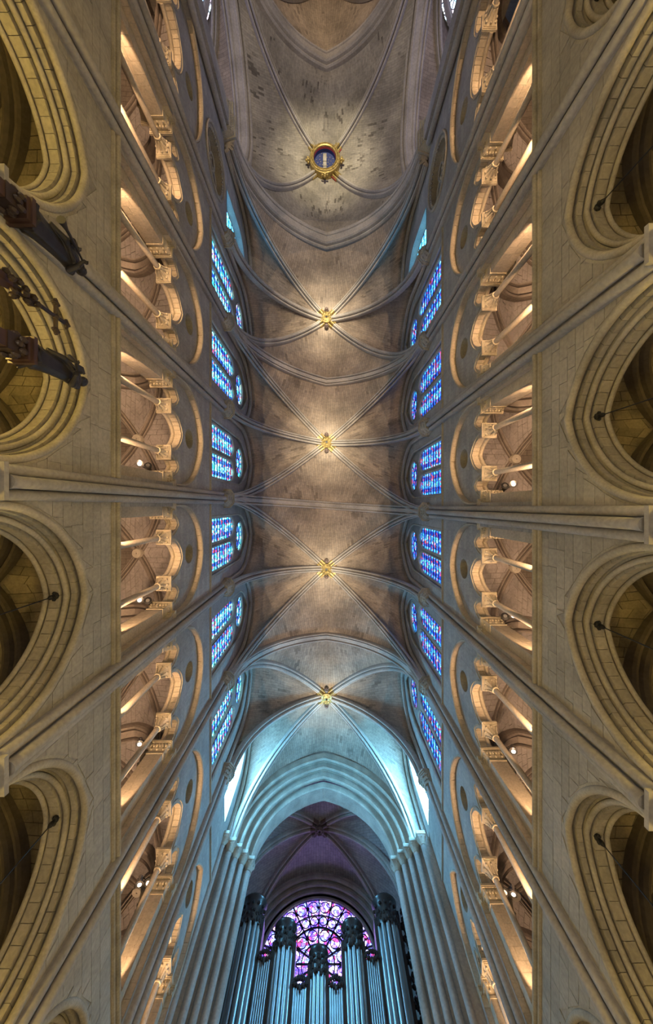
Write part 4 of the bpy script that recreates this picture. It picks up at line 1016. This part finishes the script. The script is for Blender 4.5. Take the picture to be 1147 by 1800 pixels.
# ------------------------------------------------------------------ gallery and aisle vaults
for sg in (-1, 1):
    for lvl in ('gallery', 'aisle'):
        o = mk_ceiling('ceiling_%s_%s' % (lvl, SIDE[sg]), 'ribbed stone vault of the %s %s' % (SIDE[sg], 'gallery behind the colonnettes' if lvl == 'gallery' else 'aisle seen through the arcade'))
        st = []; rnd = random.Random(5+sg)
        rng = range(8) if lvl == 'gallery' else range(1, 7)
        for i in rng:
            a, b_, yc, hb = bay(sg, i)
            if lvl == 'gallery': xi, xo, z0, zk, zt, zi, st_i = 7.5, 11.2, Z_CAP, 17.95, 17.75, 17.75, 0.2
            else: xi, xo, z0, zk, zt, zi, st_i = 7.4, 13.1, Z_AB, 10.75, 10.5, 10.45, 0.3
            xm = (xi+xo)/2; key = (sg*xm, yc, zk)
            c = {(0, 0): (sg*xi, a, z0), (0, 1): (sg*xi, b_, z0), (1, 0): (sg*xo, a, z0), (1, 1): (sg*xo, b_, z0)}
            d = {k: Half(p, key) for k, p in c.items()}
            ia = (sg*(xi-0.1), yc, zi); oa = (sg*xo, yc, zi); ta = {0: (sg*xm, a, zt), 1: (sg*xm, b_, zt)}
            for j in (0, 1):
                for (A, D, vis) in ((Half((sg*(xi-0.1), (a, b_)[j], z0), ia, st_i), d[0, j], True), (Half(c[0, j], ta[j]), d[0, j], True), (Half(c[1, j], ta[j]), d[1, j], lvl == 'gallery'), (Half(c[1, j], oa, st_i), d[1, j], False)):
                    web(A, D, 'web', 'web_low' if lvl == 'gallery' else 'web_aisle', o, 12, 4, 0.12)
                    if vis:
                        web_stones(A, D, 0.27 if lvl == 'gallery' else 0.30, 0.55 if lvl == 'gallery' else 0.62, st, lambda pts: abs(sum(p.y for p in pts)/4)+0.35*abs(sum(p.x for p in pts)/4), 0.12, 0.025, rnd, 0.35)
                rb = [(a_*0.58, b*0.62) for a_, b in RIBP] if lvl == 'gallery' else [(a_*1.15, b*1.0) for a_, b in RIBP]
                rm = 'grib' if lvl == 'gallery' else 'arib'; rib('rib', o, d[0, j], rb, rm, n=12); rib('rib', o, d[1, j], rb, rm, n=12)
                q0 = Half((sg*(xi-0.15), (a, b_)[j], z0), (sg*(xi-0.15), yc, zi-0.02), st_i)
            if i == rng[0]: full_arch('transverse_arch', o, Half(c[0, 0], ta[0]), Half(c[1, 0], ta[0]), [(u*1.1, v) for u, v in TRP], rm, n=12)
            full_arch('transverse_arch', o, Half(c[0, 1], ta[1]), Half(c[1, 1], ta[1]), [(u*1.1, v) for u, v in TRP], rm, n=12)
            q = MB(); q.lathe((key[0], key[1], zk-0.32), [(0.03, 0), (0.1, -0.02), (0.22, 0.0), (0.26, 0.08), (0.26, 0.3)], 14, False); smooth_angle(q.build('keystone', 'rib', o))
        st.sort(key=lambda t: t[0]); rest = MB()
        for k, (_, v) in enumerate(st):
            if k < 300:
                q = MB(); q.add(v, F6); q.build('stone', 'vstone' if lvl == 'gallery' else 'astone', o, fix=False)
            else: rest.add(v, F6)
        if rest.v: tag(rest.build('stone_courses', 'vstone' if lvl == 'gallery' else 'astone', o, fix=False), kind='stuff')
    # gallery floor, outer walls, aisle columns
    q = MB(); x0, x1 = sorted((sg*6.55, sg*11.6)); q.box((x0, -24, Z_TRI-0.18), (x1, 22, Z_TRI)); tag(q.build('floor_gallery_'+SIDE[sg], 'floor'), 'floor of the %s gallery' % SIDE[sg], kind='structure')
    q = MB(); x0, x1 = sorted((sg*11.5, sg*11.9)); q.box((x0, -24, Z_TRI), (x1, 22, 20)); [q.box((min(sg*6.8, sg*13.6), ya, FLOOR), (max(sg*6.8, sg*13.6), ya+0.3, 20)) for ya in (-25.6, 23.75)]; x0, x1 = sorted((sg*13.3, sg*13.7)); q.box((x0, -24, FLOOR), (x1, 22, Z_TRI-0.2)); tag(q.build('wall_outer_'+SIDE[sg], 'wall'), 'outer wall of the %s aisle and gallery' % SIDE[sg], kind='structure')
    for i in range(1, 8):
        y = YP[sg][i]
        q = MB(); cx = sg*6.9
        q.lathe((cx, y, 0), [(0.62, FLOOR+0.4), (0.62, 5.7)], 24)
        q.box((cx-0.85, y-0.85, FLOOR), (cx+0.85, y+0.85, FLOOR+0.25)); q.lathe((cx, y, FLOOR+0.25), [(0.82, 0), (0.8, 0.08), (0.65, 0.15)], 24)
        q.lathe((cx, y, 5.7), [(0.66, 0), (0.64, 0.1), (0.7, 0.5), (0.8, 0.75)], 24)
        for k in range(16): q.ball((cx+0.82*math.cos(k*PI/8), y+0.82*math.sin(k*PI/8), 6.35), (0.1, 0.1, 0.13), 6, 4)
        q.box((cx-0.62, y-0.55, 6.45), (cx+0.62, y+0.55, Z_AB-0.1))
        smooth_angle(q.build('arcade_column', 'shaft', WALL[sg]))
    # warm gallery floods standing on the gallery floor
    for i in range(8):
        a, b_, yc, hb = bay(sg, i)
        for yy, pw in ((a+1.25, 700), (yc, 600), (b_-1.25, 700)):
            spot('gallery_flood', (sg*6.70, yy, Z_TRI+0.12), (sg*8.35, yy+(0.5 if yy < yc-0.1 else (-0.5 if yy > yc+0.1 else 0)), Z_TRI+4), pw, (1.0, 0.62, 0.33), 2*math.radians(28), 0.15, 0.04)

# ------------------------------------------------------------------ gallery spotlights
def make_spot(name, loc, sg, lit, label):
    t = thing(name, loc, label, 'spotlight', 'gallery spotlights'); x, y, z = loc; parts = []
    d = Vector((-sg*0.35, 0.15, -1)).normalized() if lit else Vector((-sg*0.2, -0.5, -0.8)).normalized()
    a = Vector(loc)
    q = MB(); q.tube([a-d*0.24, a-d*0.2, a-d*0.02, a+d*0.02, a+d*0.10, a+d*0.11], [0.05, 0.08, 0.10, 0.14, 0.155, 0.13], 14); parts.append(smooth_angle(q.build('housing', 'chrome' if lit else 'iron')))
    q = MB(); q.tube([a+d*0.112, a+d*0.135], [0.085, 0.075], 14); parts.append(q.build('lens', 'lens' if lit else 'chrome'))
    q = MB(); q.tube([a-d*0.1+Vector((sg*0.12, 0, 0)), a+Vector((0, 0.1, 0.25)), (sg*7.35, y+0.42, z+0.3)], 0.018, 6); parts.append(q.build('bracket', 'iron'))
    adopt(t, *parts)
for sg in (-1, 1):
    for i in (4, 5, 6, 7):
        y = YP[sg][i]-1.28
        make_spot('gallery_spotlight', (sg*7.75, y, 14.9), sg, True, 'lit round spotlight on the %s gallery pier %s from the organ' % (SIDE[sg], ORD[7-i]))
        make_spot('gallery_spotlight', (sg*7.45, y+0.12, 15.0), sg, False, 'dark unlit spotlight on the %s gallery pier %s from the organ' % (SIDE[sg], ORD[7-i]))

# ------------------------------------------------------------------ west arch, organ bay, rose
XC = -0.24
t = thing('organ_arch', (XC, 22.2, 0), 'great pale pointed arch with stepped mouldings framing the organ', 'arch'); parts = []
OR = [(5.75, 7.6, 21.35, 21.75), (5.35, 7.15, 21.75, 22.15), (4.98, 6.6, 22.15, 22.55), (4.62, 5.95, 22.55, 23.7)]
for k, (s, h, y0, y1) in enumerate(OR):
    zb = Z_SPR+0.05; path = [(XC+u, (y0+y1)/2, zb+v) for u, v in arch_pts(s, h, 20)]
    hw = (y1-y0)/2
    if k < 3: prof = [(-hw, -0.55), (-hw, -0.02), (-hw-0.03, 0.07), (-hw+0.02, 0.15), (-hw+0.11, 0.17), (-hw+0.18, 0.11), (-hw+0.17, 0.02), (-hw+0.22, -0.10), (hw-0.06, -0.10), (hw-0.03, -0.02), (hw, -0.02), (hw, -0.55)]
    else: prof = [(-hw, -0.5), (-hw, 0.0), (-hw+0.05, 0.07), (-hw+0.16, 0.07), (-hw+0.2, -0.01), (hw, -0.01), (hw, -0.5)]
    q = MB(); q.sweep(path, (0, 1, 0), prof)
    # make sure the roll sits on the nave side
    parts.append(smooth_angle(q.build('arch_order', 'mould'), 14))
q = MB(); s, h = 5.9, 7.75; zz = sorted(set([round(z, 4) for z in [Z_SPR, 32.2]+arch_z(Z_SPR, h, 20)]))
strips(q, 0, XC-6.6, XC+6.8, zz, [(XC, arch_a(s, h, Z_SPR), Z_SPR, Z_SPR+h)], swap=lambda u, z: (u, 21.5, z)); parts.append(q.build('spandrel', 'wall', fix=False))
adopt(t, *parts)
SH = [(6.20, 20.95, 0.15), (5.80, 21.42, 0.18), (5.42, 21.80, 0.17), (5.04, 22.18, 0.17), (4.66, 22.62, 0.21)]
for sg in (-1, 1):
    t = thing('organ_arch_pier', (XC+sg*5.6, 22.2, FLOOR), '%s stepped pier of five tall pale shafts carrying the organ arch' % SIDE[sg], 'pier', 'piers of the organ arch'); parts = []
    st = [(6.8, 20.95), (6.28, 20.95), (6.28, 21.38), (5.85, 21.38), (5.85, 21.78), (5.47, 21.78), (5.47, 22.16), (5.09, 22.16), (5.09, 22.62), (4.78, 22.62), (4.78, 23.7), (7.6, 23.7), (7.6, 20.95)]
    q = MB(); q.prism([(XC+sg*u, v) for u, v in st], FLOOR, Z_SPR-0.1); parts.append(q.build('core', 'shaft'))
    for u, v, r in SH:
        q = MB(); q.lathe((XC+sg*u, v, 0), [(r, FLOOR), (r, Z_SPR-0.72)], 14); parts.append(smooth_angle(q.build('shaft', 'shaft')))
        q = MB(); cx, cy = XC+sg*u, v; n = 16; rings = []
        for k in range(5):
            f = k/4; hw = r+0.12*f
            for j in range(n):
                a = 2*PI*j/n; sq = hw/max(abs(math.cos(a)), abs(math.sin(a))); rr = (r+0.03*f)*(1-f)+sq*f; q.v.append((cx+rr*math.cos(a), cy+rr*math.sin(a), Z_SPR-0.68+0.5*f))
        q.f = [(i*n+j, i*n+(j+1)%n, (i+1)*n+(j+1)%n, (i+1)*n+j) for i in range(4) for j in range(n)]
        q.lathe((cx, cy, Z_SPR-0.7), [(r*1.1, -0.03), (r*1.2, 0), (r*1.1, 0.03)], 14)
        for k in range(8):
            a = PI/4*k+PI/4; rr = (r+0.13) if k % 2 == 0 else r+0.07; q.ball((cx+rr*math.cos(a), cy+rr*math.sin(a), Z_SPR-0.27), 0.055, 6, 4)
        parts.append(q.build('capital', 'mould'))
        q = MB(); q.box((cx-r-0.14, cy-r-0.14, Z_SPR-0.18), (cx+r+0.14, cy+r+0.14, Z_SPR+0.04)); parts.append(q.build('abacus', 'mould'))
    adopt(t, *parts)
OB = mk_ceiling('ceiling_organ_bay', 'six-part vault in the shadow behind the organ arch')
XO = -0.6; YR = 32.5
ok = (XO, 28.0, 31.35)
cr = {(sg, 0): (XO+sg*6.0, 23.7, 24.6) for sg in (-1, 1)}
cr.update({(sg, 1): (XO+sg*6.3, 28.0, 24.6) for sg in (-1, 1)}); cr.update({(sg, 2): (XO+sg*5.3, YR, 26.6) for sg in (-1, 1)})
dg = {k: Half(p, ok) for k, p in cr.items()}
for sg in (-1, 1):
    web(Half(cr[sg, 0], (XO, 23.7, 31.2)), dg[sg, 0], 'web', 'web_organ', OB); web(Half(cr[sg, 2], (XO, YR, 31.3)), dg[sg, 2], 'web', 'web_organ', OB)
    for j in (0, 1):
        pa, pb = cr[sg, j], cr[sg, j+1]; ym = (pa[1]+pb[1])/2; tp = (XO+sg*6.5, ym, 30.2)
        web(Half((XO+sg*6.5, pa[1], 24.6), tp, 2), dg[sg, j], 'web', 'web_organ', OB); web(Half((XO+sg*6.5, pb[1], 24.6), tp, 2), dg[sg, j+1], 'web', 'web_organ', OB)
for k, hf in dg.items(): rib('rib', OB, hf, RIBP)
boss('vault_boss', (ok[0], ok[1], ok[2]-0.56), 'dark carved keystone of the vault behind the organ arch', [Vector(h.a)-Vector(ok) for h in dg.values()], 0.4, False, ('brown', 'brown'))
q = MB(); R0 = 4.25; zc = 25.5
zz = sorted(set([FLOOR, 32.5]+[round(zc-R0*math.cos(PI*k/32), 4) for k in range(33)]))
strips(q, 0, XO-7, XO+7, zz, [(XO, lambda z: math.sqrt(max(0, R0*R0-(z-zc)**2)), zc-R0, zc+R0)], swap=lambda u, z: (u, YR, z))
ww = q.build('wall_west', 'wall', fix=False); tag(ww, 'west wall behind the organ with the rose window', kind='structure')
q = MB()
for sg in (-1, 1): q.box((min(XO+sg*6.5, XO+sg*7), 23.6, FLOOR), (max(XO+sg*6.5, XO+sg*7), YR+0.4, 32))
q.build('side_wall', 'wall', ww)
for k, (dr, y, r) in enumerate(((0.0, YR+0.05, 0.12), (0.32, YR-0.15, 0.14), (0.66, YR-0.38, 0.16), (1.05, YR-0.6, 0.17))):
    pts = [(XO+(R0+dr)*math.cos(PI*j/32), y, zc+(R0+dr)*math.sin(PI*j/32)) for j in range(33)]
    q = MB(); q.sweep(pts, (0, 1, 0), circ(r, 8)); q.sweep(pts, (0, 1, 0), [(-0.05, -0.36), (0.3, -0.36), (0.3, 0.02), (-0.05, 0.02)]); smooth_angle(q.build('rose_arch_mould', 'mould', ww))
for sg in (-1, 1):
    q = MB(); q.lathe((XO+sg*4.75, YR-0.75, 0), [(0.11, 15), (0.11, 28.0)], 12); smooth_angle(q.build('rose_shaft', 'shaft', ww))
# rose window
rw = bpy.data.objects.new('window_19', None); COL.objects.link(rw); tag(rw, 'great purple and blue rose window behind the organ pipes', kind='structure')
def rose_pane(pts, y=YR+0.18):
    q = MB(); q.v = [(XO+a, y, zc+b) for a, b in pts]; q.f = [tuple(range(len(pts)))]; return q.build('pane', 'glass_rose', rw, fix=False)
def sector(ra, rb, t0, t1, n=5):
    return [(ra*math.cos(t0+(t1-t0)*k/n), ra*math.sin(t0+(t1-t0)*k/n)) for k in range(n+1)]+[(rb*math.cos(t1+(t0-t1)*k/n), rb*math.sin(t1+(t0-t1)*k/n)) for k in range(n+1)]
tr = MB()
def ringbar(r, w=0.05, c=(0, 0), n=48, y=YR+0.1): tr.sweep([(XO+c[0]+r*math.cos(2*PI*j/n), y, zc+c[1]+r*math.sin(2*PI*j/n)) for j in range(n+1)], (0, 1, 0), circ(w, 6), cap=False)
for k in range(24):
    t0 = 2*PI*k/24; t1 = t0+2*PI/24; tm = (t0+t1)/2
    rose_pane(sector(2.25, 3.02, t0+0.012, t1-0.012)); rose_pane(sector(3.08, 4.2, t0+0.01, t1-0.01))
    for rr, rad in ((3.62, 0.40), (2.66, 0.30)):
        c = (rr*math.cos(tm), rr*math.sin(tm)); rose_pane([(c[0]+rad*math.cos(2*PI*j/14), c[1]+rad*math.sin(2*PI*j/14)) for j in range(14)], YR+0.16); ringbar(rad, 0.035, c, 18)
    for ra, rb, w_ in ((2.2, 4.25, 0.055),): tr.tube([(XO+ra*math.cos(t0), YR+0.1, zc+ra*math.sin(t0)), (XO+rb*math.cos(t0), YR+0.1, zc+rb*math.sin(t0))], w_, 6)
for k in range(12):
    t0 = 2*PI*k/12; t1 = t0+2*PI/12; tm = (t0+t1)/2
    rose_pane(sector(1.22, 2.2, t0+0.02, t1-0.02)); rose_pane(sector(0.5, 1.16, t0+0.03, t1-0.03))
    c = (1.75*math.cos(tm), 1.75*math.sin(tm)); rose_pane([(c[0]+0.36*math.cos(2*PI*j/14), c[1]+0.36*math.sin(2*PI*j/14)) for j in range(14)], YR+0.16); ringbar(0.36, 0.035, c, 18)
    tr.tube([(XO+0.45*math.cos(t0), YR+0.1, zc+0.45*math.sin(t0)), (XO+2.25*math.cos(t0), YR+0.1, zc+2.25*math.sin(t0))], 0.06, 6)
rose_pane([(0.45*math.cos(2*PI*j/16), 0.45*math.sin(2*PI*j/16)) for j in range(16)])
for r, w_ in ((0.48, 0.05), (1.19, 0.04), (2.22, 0.07), (3.05, 0.035), (4.22, 0.1)): ringbar(r, w_)
tr.build('tracery', 'iron', rw)

# ------------------------------------------------------------------ organ
t = thing('pipe_organ', (XO+0.15, 27.0, 9.0), 'dark oak pipe organ with five towers of tin pipes under the rose window', 'organ'); XG_ = -0.46
def P(o): adopt(t, o); return o
def pipe(parent, x, y, z0, z1, r):
    q = MB(); q.lathe((x, y, 0), [(r*0.35, z0), (r, z0+0.9), (r, z1), (r*0.9, z1), (r*0.9, z1-0.1)], 12, False); o = q.build('pipe', 'tin'); smooth_angle(o)
    o.parent = parent
    return o
TW = [(-4.2, 26.0, 0.70, 22.0, 23.45, 5), (4.2, 26.0, 0.70, 22.0, 23.45, 5), (-2.02, 26.0, 0.60, 20.85, 22.15, 5), (2.02, 26.0, 0.60, 20.85, 22.15, 5), (0, 26.0, 0.50, 19.75, 20.9, 5)]
rnd = random.Random(9)
def sub(o, parent):
    o.parent = parent
    return o
for dx, y, r, zp, zt, n in TW:
    cx = XG_+dx
    q = MB(); q.lathe((cx, y, 0), [(r*0.55, 11.0), (r*0.55, zp)], 12); tw = P(q.build('pipe_tower', 'case'))
    q = MB(); q.lathe((cx, y, 0), [(r*1.0, zp-0.1), (r*1.04, zp+0.1), (r*1.0, zp+0.35), (r*0.93, zp+0.75), (r*0.95, zt-0.35), (r*1.12, zt-0.22), (r*1.16, zt-0.12), (r*1.05, zt), (r*0.4, zt+0.1)], 24, True)
    smooth_angle(q.build('crown', 'case', tw))
    q = MB()
    for k in range(26):
        a = 2*PI*k/26; q.ball((cx+r*1.03*math.cos(a), y+r*1.03*math.sin(a), zp+0.02+0.16*math.sin(k*2.3)), (0.09, 0.09, 0.15), 6, 4)
        q.ball((cx+r*1.0*math.cos(a+0.1), y+r*1.0*math.sin(a+0.1), zp+0.45+0.12*math.sin(k*1.7)), (0.08, 0.08, 0.12), 6, 4)
    for k in range(12):
        a = 2*PI*k/12; q.ball((cx+r*1.0*math.cos(a), y+r*1.0*math.sin(a), zt-0.5), (0.1, 0.1, 0.1), 6, 4)
    q.build('crown_carving', 'case', tw)
    for k in range(n):
        a = -PI/2+(k-(n-1)/2)*(PI*0.86/n); pr = r*0.20
        pipe(tw, cx+r*0.80*math.cos(a), y+r*0.80*math.sin(a), 12.0, zp+0.2, pr)
    for s_ in (-1, 1):
        q = MB(); q.box((cx+s_*r*1.02-0.09, y-0.30, 11.0), (cx+s_*r*1.02+0.09, y+0.5, zp+0.3)); q.build('post', 'case', tw)
    q = MB(); q.lathe((cx, y, 0), [(r*0.3, 10.6), (r*1.05, 11.6), (r*1.1, 12.0)], 20); q.build('foot', 'case', tw)
for x0, x1, zt, n in ((-3.42, -2.72, 20.1, 6), (2.72, 3.42, 20.1, 6), (-1.32, -0.60, 18.95, 6), (0.60, 1.32, 18.95, 6)):
    q = MB(); q.box((XG_+x0-0.02, 25.85, 11.0), (XG_+x1+0.02, 26.2, zt+0.35)); fl = P(q.build('pipe_flat', 'case'))
    for k in range(n):
        f = (k+0.5)/n; e = abs(f-0.5)*2
        pipe(fl, XG_+x0+(x1-x0)*f, 25.68, 12.2, zt+0.2*e, (x1-x0)/n*0.46)
    q = MB(); cx = XG_+(x0+x1)/2; w_ = (x1-x0)/2
    for k in range(16):
        f = -1+2*k/15; q.ball((cx+f*w_*1.1, 25.62, zt+0.30-0.16*(1-abs(f))+0.05*math.sin(k*2.1)), (0.07, 0.09, 0.10), 6, 4); q.ball((cx+f*w_*1.05, 25.68, zt+0.46+0.14*(1-abs(f))+0.06*math.sin(k*3.3)), (0.06, 0.08, 0.09), 6, 4)
    q.ball((cx, 25.58, zt+0.04), (0.08, 0.09, 0.16), 7, 5)
    q.build('crest', 'case', fl)
for s_ in (-1, 1):
    q = MB()
    for k in range(190):
        f = k/189; z = 12+11.2*f; xx = XG_+s_*(4.2+0.95+0.30*rnd.random()+0.14*math.sin(k*0.42))
        q.ball((xx, 26.2+rnd.uniform(-0.12, 0.12), z), (rnd.uniform(0.06, 0.13), 0.10, rnd.uniform(0.07, 0.16)), 6, 4)
    P(q.build('carved_wing', 'case'))
    q = MB(); q.box((XG_+s_*5.0-0.1, 26.2, 11), (XG_+s_*5.0+0.1, 26.5, 23.2)); P(q.build('wing_post', 'case'))
q = MB(); q.box((XG_-5.0, 25.9, 9.6), (XG_+5.0, 28.0, 12.0)); P(q.build('lower_case', 'case'))
q = MB(); q.box((XO-6.4, 23.8, 9.0), (XO+6.4, 32.4, 9.6)); tag(q.build('floor_organ_loft', 'case'), 'floor of the organ loft', kind='structure')

# ------------------------------------------------------------------ carved wooden canopy with statues (left edge)
def statue(name, loc, face, label, staff):
    """robed standing figure of dark bronze, one continuous surface"""
    t = thing(name, loc, label, 'statue', 'statues on the wooden canopy'); H = 1.42
    q = MB(); n = 20; rings = []
    prof = [(0.0, 0.22, 0.20), (0.05, 0.23, 0.21), (0.25, 0.20, 0.18), (0.5, 0.19, 0.16), (0.72, 0.185, 0.15), (0.9, 0.19, 0.145), (1.02, 0.21, 0.145), (1.10, 0.225, 0.135), (1.16, 0.19, 0.115), (1.20, 0.09, 0.085), (1.23, 0.06, 0.062), (1.27, 0.062, 0.066)]
    for z, a, b in prof:
        for j in range(n):
            th = 2*PI*j/n; fold = 1+(0.09*math.sin(th*7+z*1.5)+0.05*math.sin(th*3+1))*max(0, 1-z/0.95)
            q.v.append((a*fold*math.cos(th), b*fold*math.sin(th), z))
    q.f = [(i*n+j, i*n+(j+1)%n, (i+1)*n+(j+1)%n, (i+1)*n+j) for i in range(len(prof)-1) for j in range(n)]+[tuple(range(n-1, -1, -1)), tuple(range((len(prof)-1)*n, len(prof)*n))]
    q.ball((0, -0.01, 1.345), (0.085, 0.10, 0.12), 14, 10)
    q.ball((0, -0.105, 1.335), (0.018, 0.022, 0.028), 6, 5)            # nose
    q.ball((0, -0.085, 1.275), (0.045, 0.035, 0.04), 8, 6)             # chin
    for s_ in (-1, 1): q.ball((s_*0.085, 0.0, 1.335), (0.014, 0.025, 0.032), 6, 5)
    q.tube([(-0.19, 0, 1.12), (-0.27, -0.04, 0.90), (-0.22, -0.2, 0.80), (-0.14, -0.24, 0.84)], [0.075, 0.07, 0.055, 0.04], 8)
    if staff: q.tube([(0.19, 0, 1.12), (0.27, -0.08, 0.95), (0.12, -0.22, 1.0), (0.0, -0.24, 1.06)], [0.075, 0.065, 0.05, 0.035], 8)
    else: q.tube([(0.19, 0, 1.12), (0.26, -0.06, 0.88), (0.14, -0.22, 0.82), (0.06, -0.24, 0.86)], [0.075, 0.07, 0.05, 0.04], 8)
    hx = -0.03 if staff else 0.06; hz = 1.08 if staff else 0.87
    for hxx, hzz in ((hx, hz), (-0.13, 0.85)):
        q.ball((hxx, -0.26, hzz), (0.035, 0.03, 0.045), 8, 6)
        for k in range(4): q.tube([(hxx-0.025+0.017*k, -0.27, hzz+0.02), (hxx-0.025+0.017*k, -0.31, hzz+0.035), (hxx-0.025+0.017*k, -0.315, hzz+0.01)], 0.011, 5)
        q.tube([(hxx+0.03, -0.26, hzz), (hxx+0.045, -0.29, hzz+0.03)], 0.012, 5)
    # mantle fold
    q.tube([(0.2, -0.02, 1.12), (0.05, -0.17, 0.9), (-0.12, -0.2, 0.62), (-0.2, -0.1, 0.35)], [0.03, 0.05, 0.06, 0.04], 8)
    body = q.build('figure', 'bronze'); body.parent = t
    md = body.modifiers.new('remesh', 'REMESH'); md.mode = 'VOXEL'; md.voxel_size = 0.012; md.use_smooth_shade = True
    q = MB(); q.ball((0, 0.02, 1.38), (0.098, 0.105, 0.105), 12, 8); q.ball((0, 0.07, 1.30), (0.085, 0.06, 0.10), 10, 7); h = q.build('hair', 'bronze', t); smooth_angle(h, 60)
    if staff:
        q = MB(); q.tube([(0.0, -0.12, 1.28), (-0.05, -0.20, 1.1), (-0.12, -0.30, 0.72), (-0.17, -0.36, 0.42)], [0.014, 0.018, 0.022, 0.03], 8); q.tube([(-0.17, -0.36, 0.42), (-0.185, -0.38, 0.33), (-0.20, -0.40, 0.22)], [0.03, 0.05, 0.08], 10); smooth_angle(q.build('trumpet', 'bronze', t))
    else:
        q = MB(); q.box((-0.06, -0.31, 0.78), (0.08, -0.27, 0.98)); q.build('book', 'bronze', t)
    q = MB(); q.box((-0.22, -0.2, -0.06), (0.22, 0.2, 0.0)); q.build('plinth', 'bronze', t)
    t.rotation_euler = (0, 0, face); t.scale = (1.06, 1.06, 1.06)
    return t
CXp, CYp = -6.0, -4.2
S1 = (-5.35, -5.15, 6.38); S2 = (-5.35, -2.74, 6.42)
statue('trumpeter_statue', S1, math.radians(100), 'dark robed statue blowing a long trumpet on the wooden canopy, left edge', True)
statue('robed_statue', S2, math.radians(75), 'dark robed statue holding a book on the canopy post nearer the picture middle', False)
t = thing('wooden_canopy', (CXp, CYp, 4.0), 'dark carved wooden canopy with scrolled crests and a small cross at the left edge', 'canopy'); parts = []
ring = [(CXp+1.35*math.cos(PI/3*k+PI/6), CYp+1.45*math.sin(PI/3*k+PI/6)) for k in range(6)]
q = MB(); q.prism(ring, 4.0, 4.35); parts.append(q.build('sounding_board', 'redwood'))
for s_ in (S1, S2):
    x, y, z = s_; bz = z-0.06
    q = MB(); q.box((x-0.13, y-0.13, 4.3), (x+0.13, y+0.13, bz-0.5)); parts.append(q.build('post', 'redwood'))
    q = MB(); q.box((x-0.2, y-0.2, bz-0.16), (x+0.2, y+0.2, bz-0.08)); q.box((x-0.235, y-0.235, bz-0.08), (x+0.235, y+0.235, bz)); parts.append(q.build('pedestal_cornice', 'redwood'))
    q = MB(); q.box((x-0.15, y-0.15, bz-0.5), (x+0.15, y+0.15, bz-0.16))
    for k in range(12):
        a = 2*PI*k/12; m_ = 0.17/max(abs(math.cos(a)), abs(math.sin(a))); q.ball((x+m_*math.cos(a), y+m_*math.sin(a), bz-0.3+0.07*(k % 2)), (0.06, 0.06, 0.09), 6, 4)
    parts.append(q.build('carved_block', 'wood'))
    # pierced scroll on the post
    d = Vector((CXp-x, CYp-y, 0)).normalized(); c = Vector((x, y, bz-0.75))+d*0.36
    q = MB(); sw = [c+d*(0.17*math.cos(2*PI*j/20))+Vector((0, 0, 0.17*math.sin(2*PI*j/20))) for j in range(21)]
    q.sweep(sw, Vector((-d.y, d.x, 0)), circ(0.035, 6), cap=False)
    for k in range(6):
        a = 2*PI*k/6; q.ball(c+d*(0.09*math.cos(a))+Vector((0, 0, 0.09*math.sin(a))), 0.04, 6, 4)
    q.ball(c, 0.04, 6, 4)
    parts.append(q.build('pierced_scroll', 'wood'))
    q = MB(); q.tube([(x, y, bz-1.2), Vector((x, y, bz-0.95))+d*0.35, Vector((x, y, bz-1.25))+d*0.8, Vector((CXp, CYp, bz-0.9))], [0.1, 0.09, 0.08, 0.09], 8); parts.append(q.build('curved_brace', 'redwood'))
q = MB(); q.tube([(CXp, CYp, 4.3), (CXp, CYp, 5.6), (CXp, CYp, 6.3), (CXp, CYp, 6.75)], [0.55, 0.42, 0.16, 0.12], 6); parts.append(q.build('ogee_roof', 'redwood'))
q = MB()
for k in range(18):
    f = k/17; a = k*2.4; rr = 0.16*(1-f)+0.05; q.ball((CXp+rr*math.cos(a), CYp+rr*math.sin(a), 6.6+0.85*f), (0.07, 0.07, 0.08), 6, 4)
q.tube([(CXp, CYp, 6.6), (CXp, CYp, 7.6)], [0.10, 0.045], 8); parts.append(q.build('leafy_finial', 'wood'))
q = MB(); q.tube([(CXp, CYp, 7.4), (CXp, CYp, 8.25)], 0.045, 6); q.tube([(CXp, CYp-0.3, 7.95), (CXp, CYp+0.3, 7.95)], 0.045, 6)
for a, b in ((-0.3, 7.95), (0.3, 7.95), (0, 8.27)):
    q.ball((CXp, CYp+a, b), 0.075, 6, 4)
    for k in range(4): q.ball((CXp, CYp+a+0.07*math.cos(k*PI/2), b+0.07*math.sin(k*PI/2)), 0.045, 6, 4)
q.ball((CXp, CYp, 7.95), 0.08, 6, 4); parts.append(q.build('cross', 'wood'))
adopt(t, *parts)
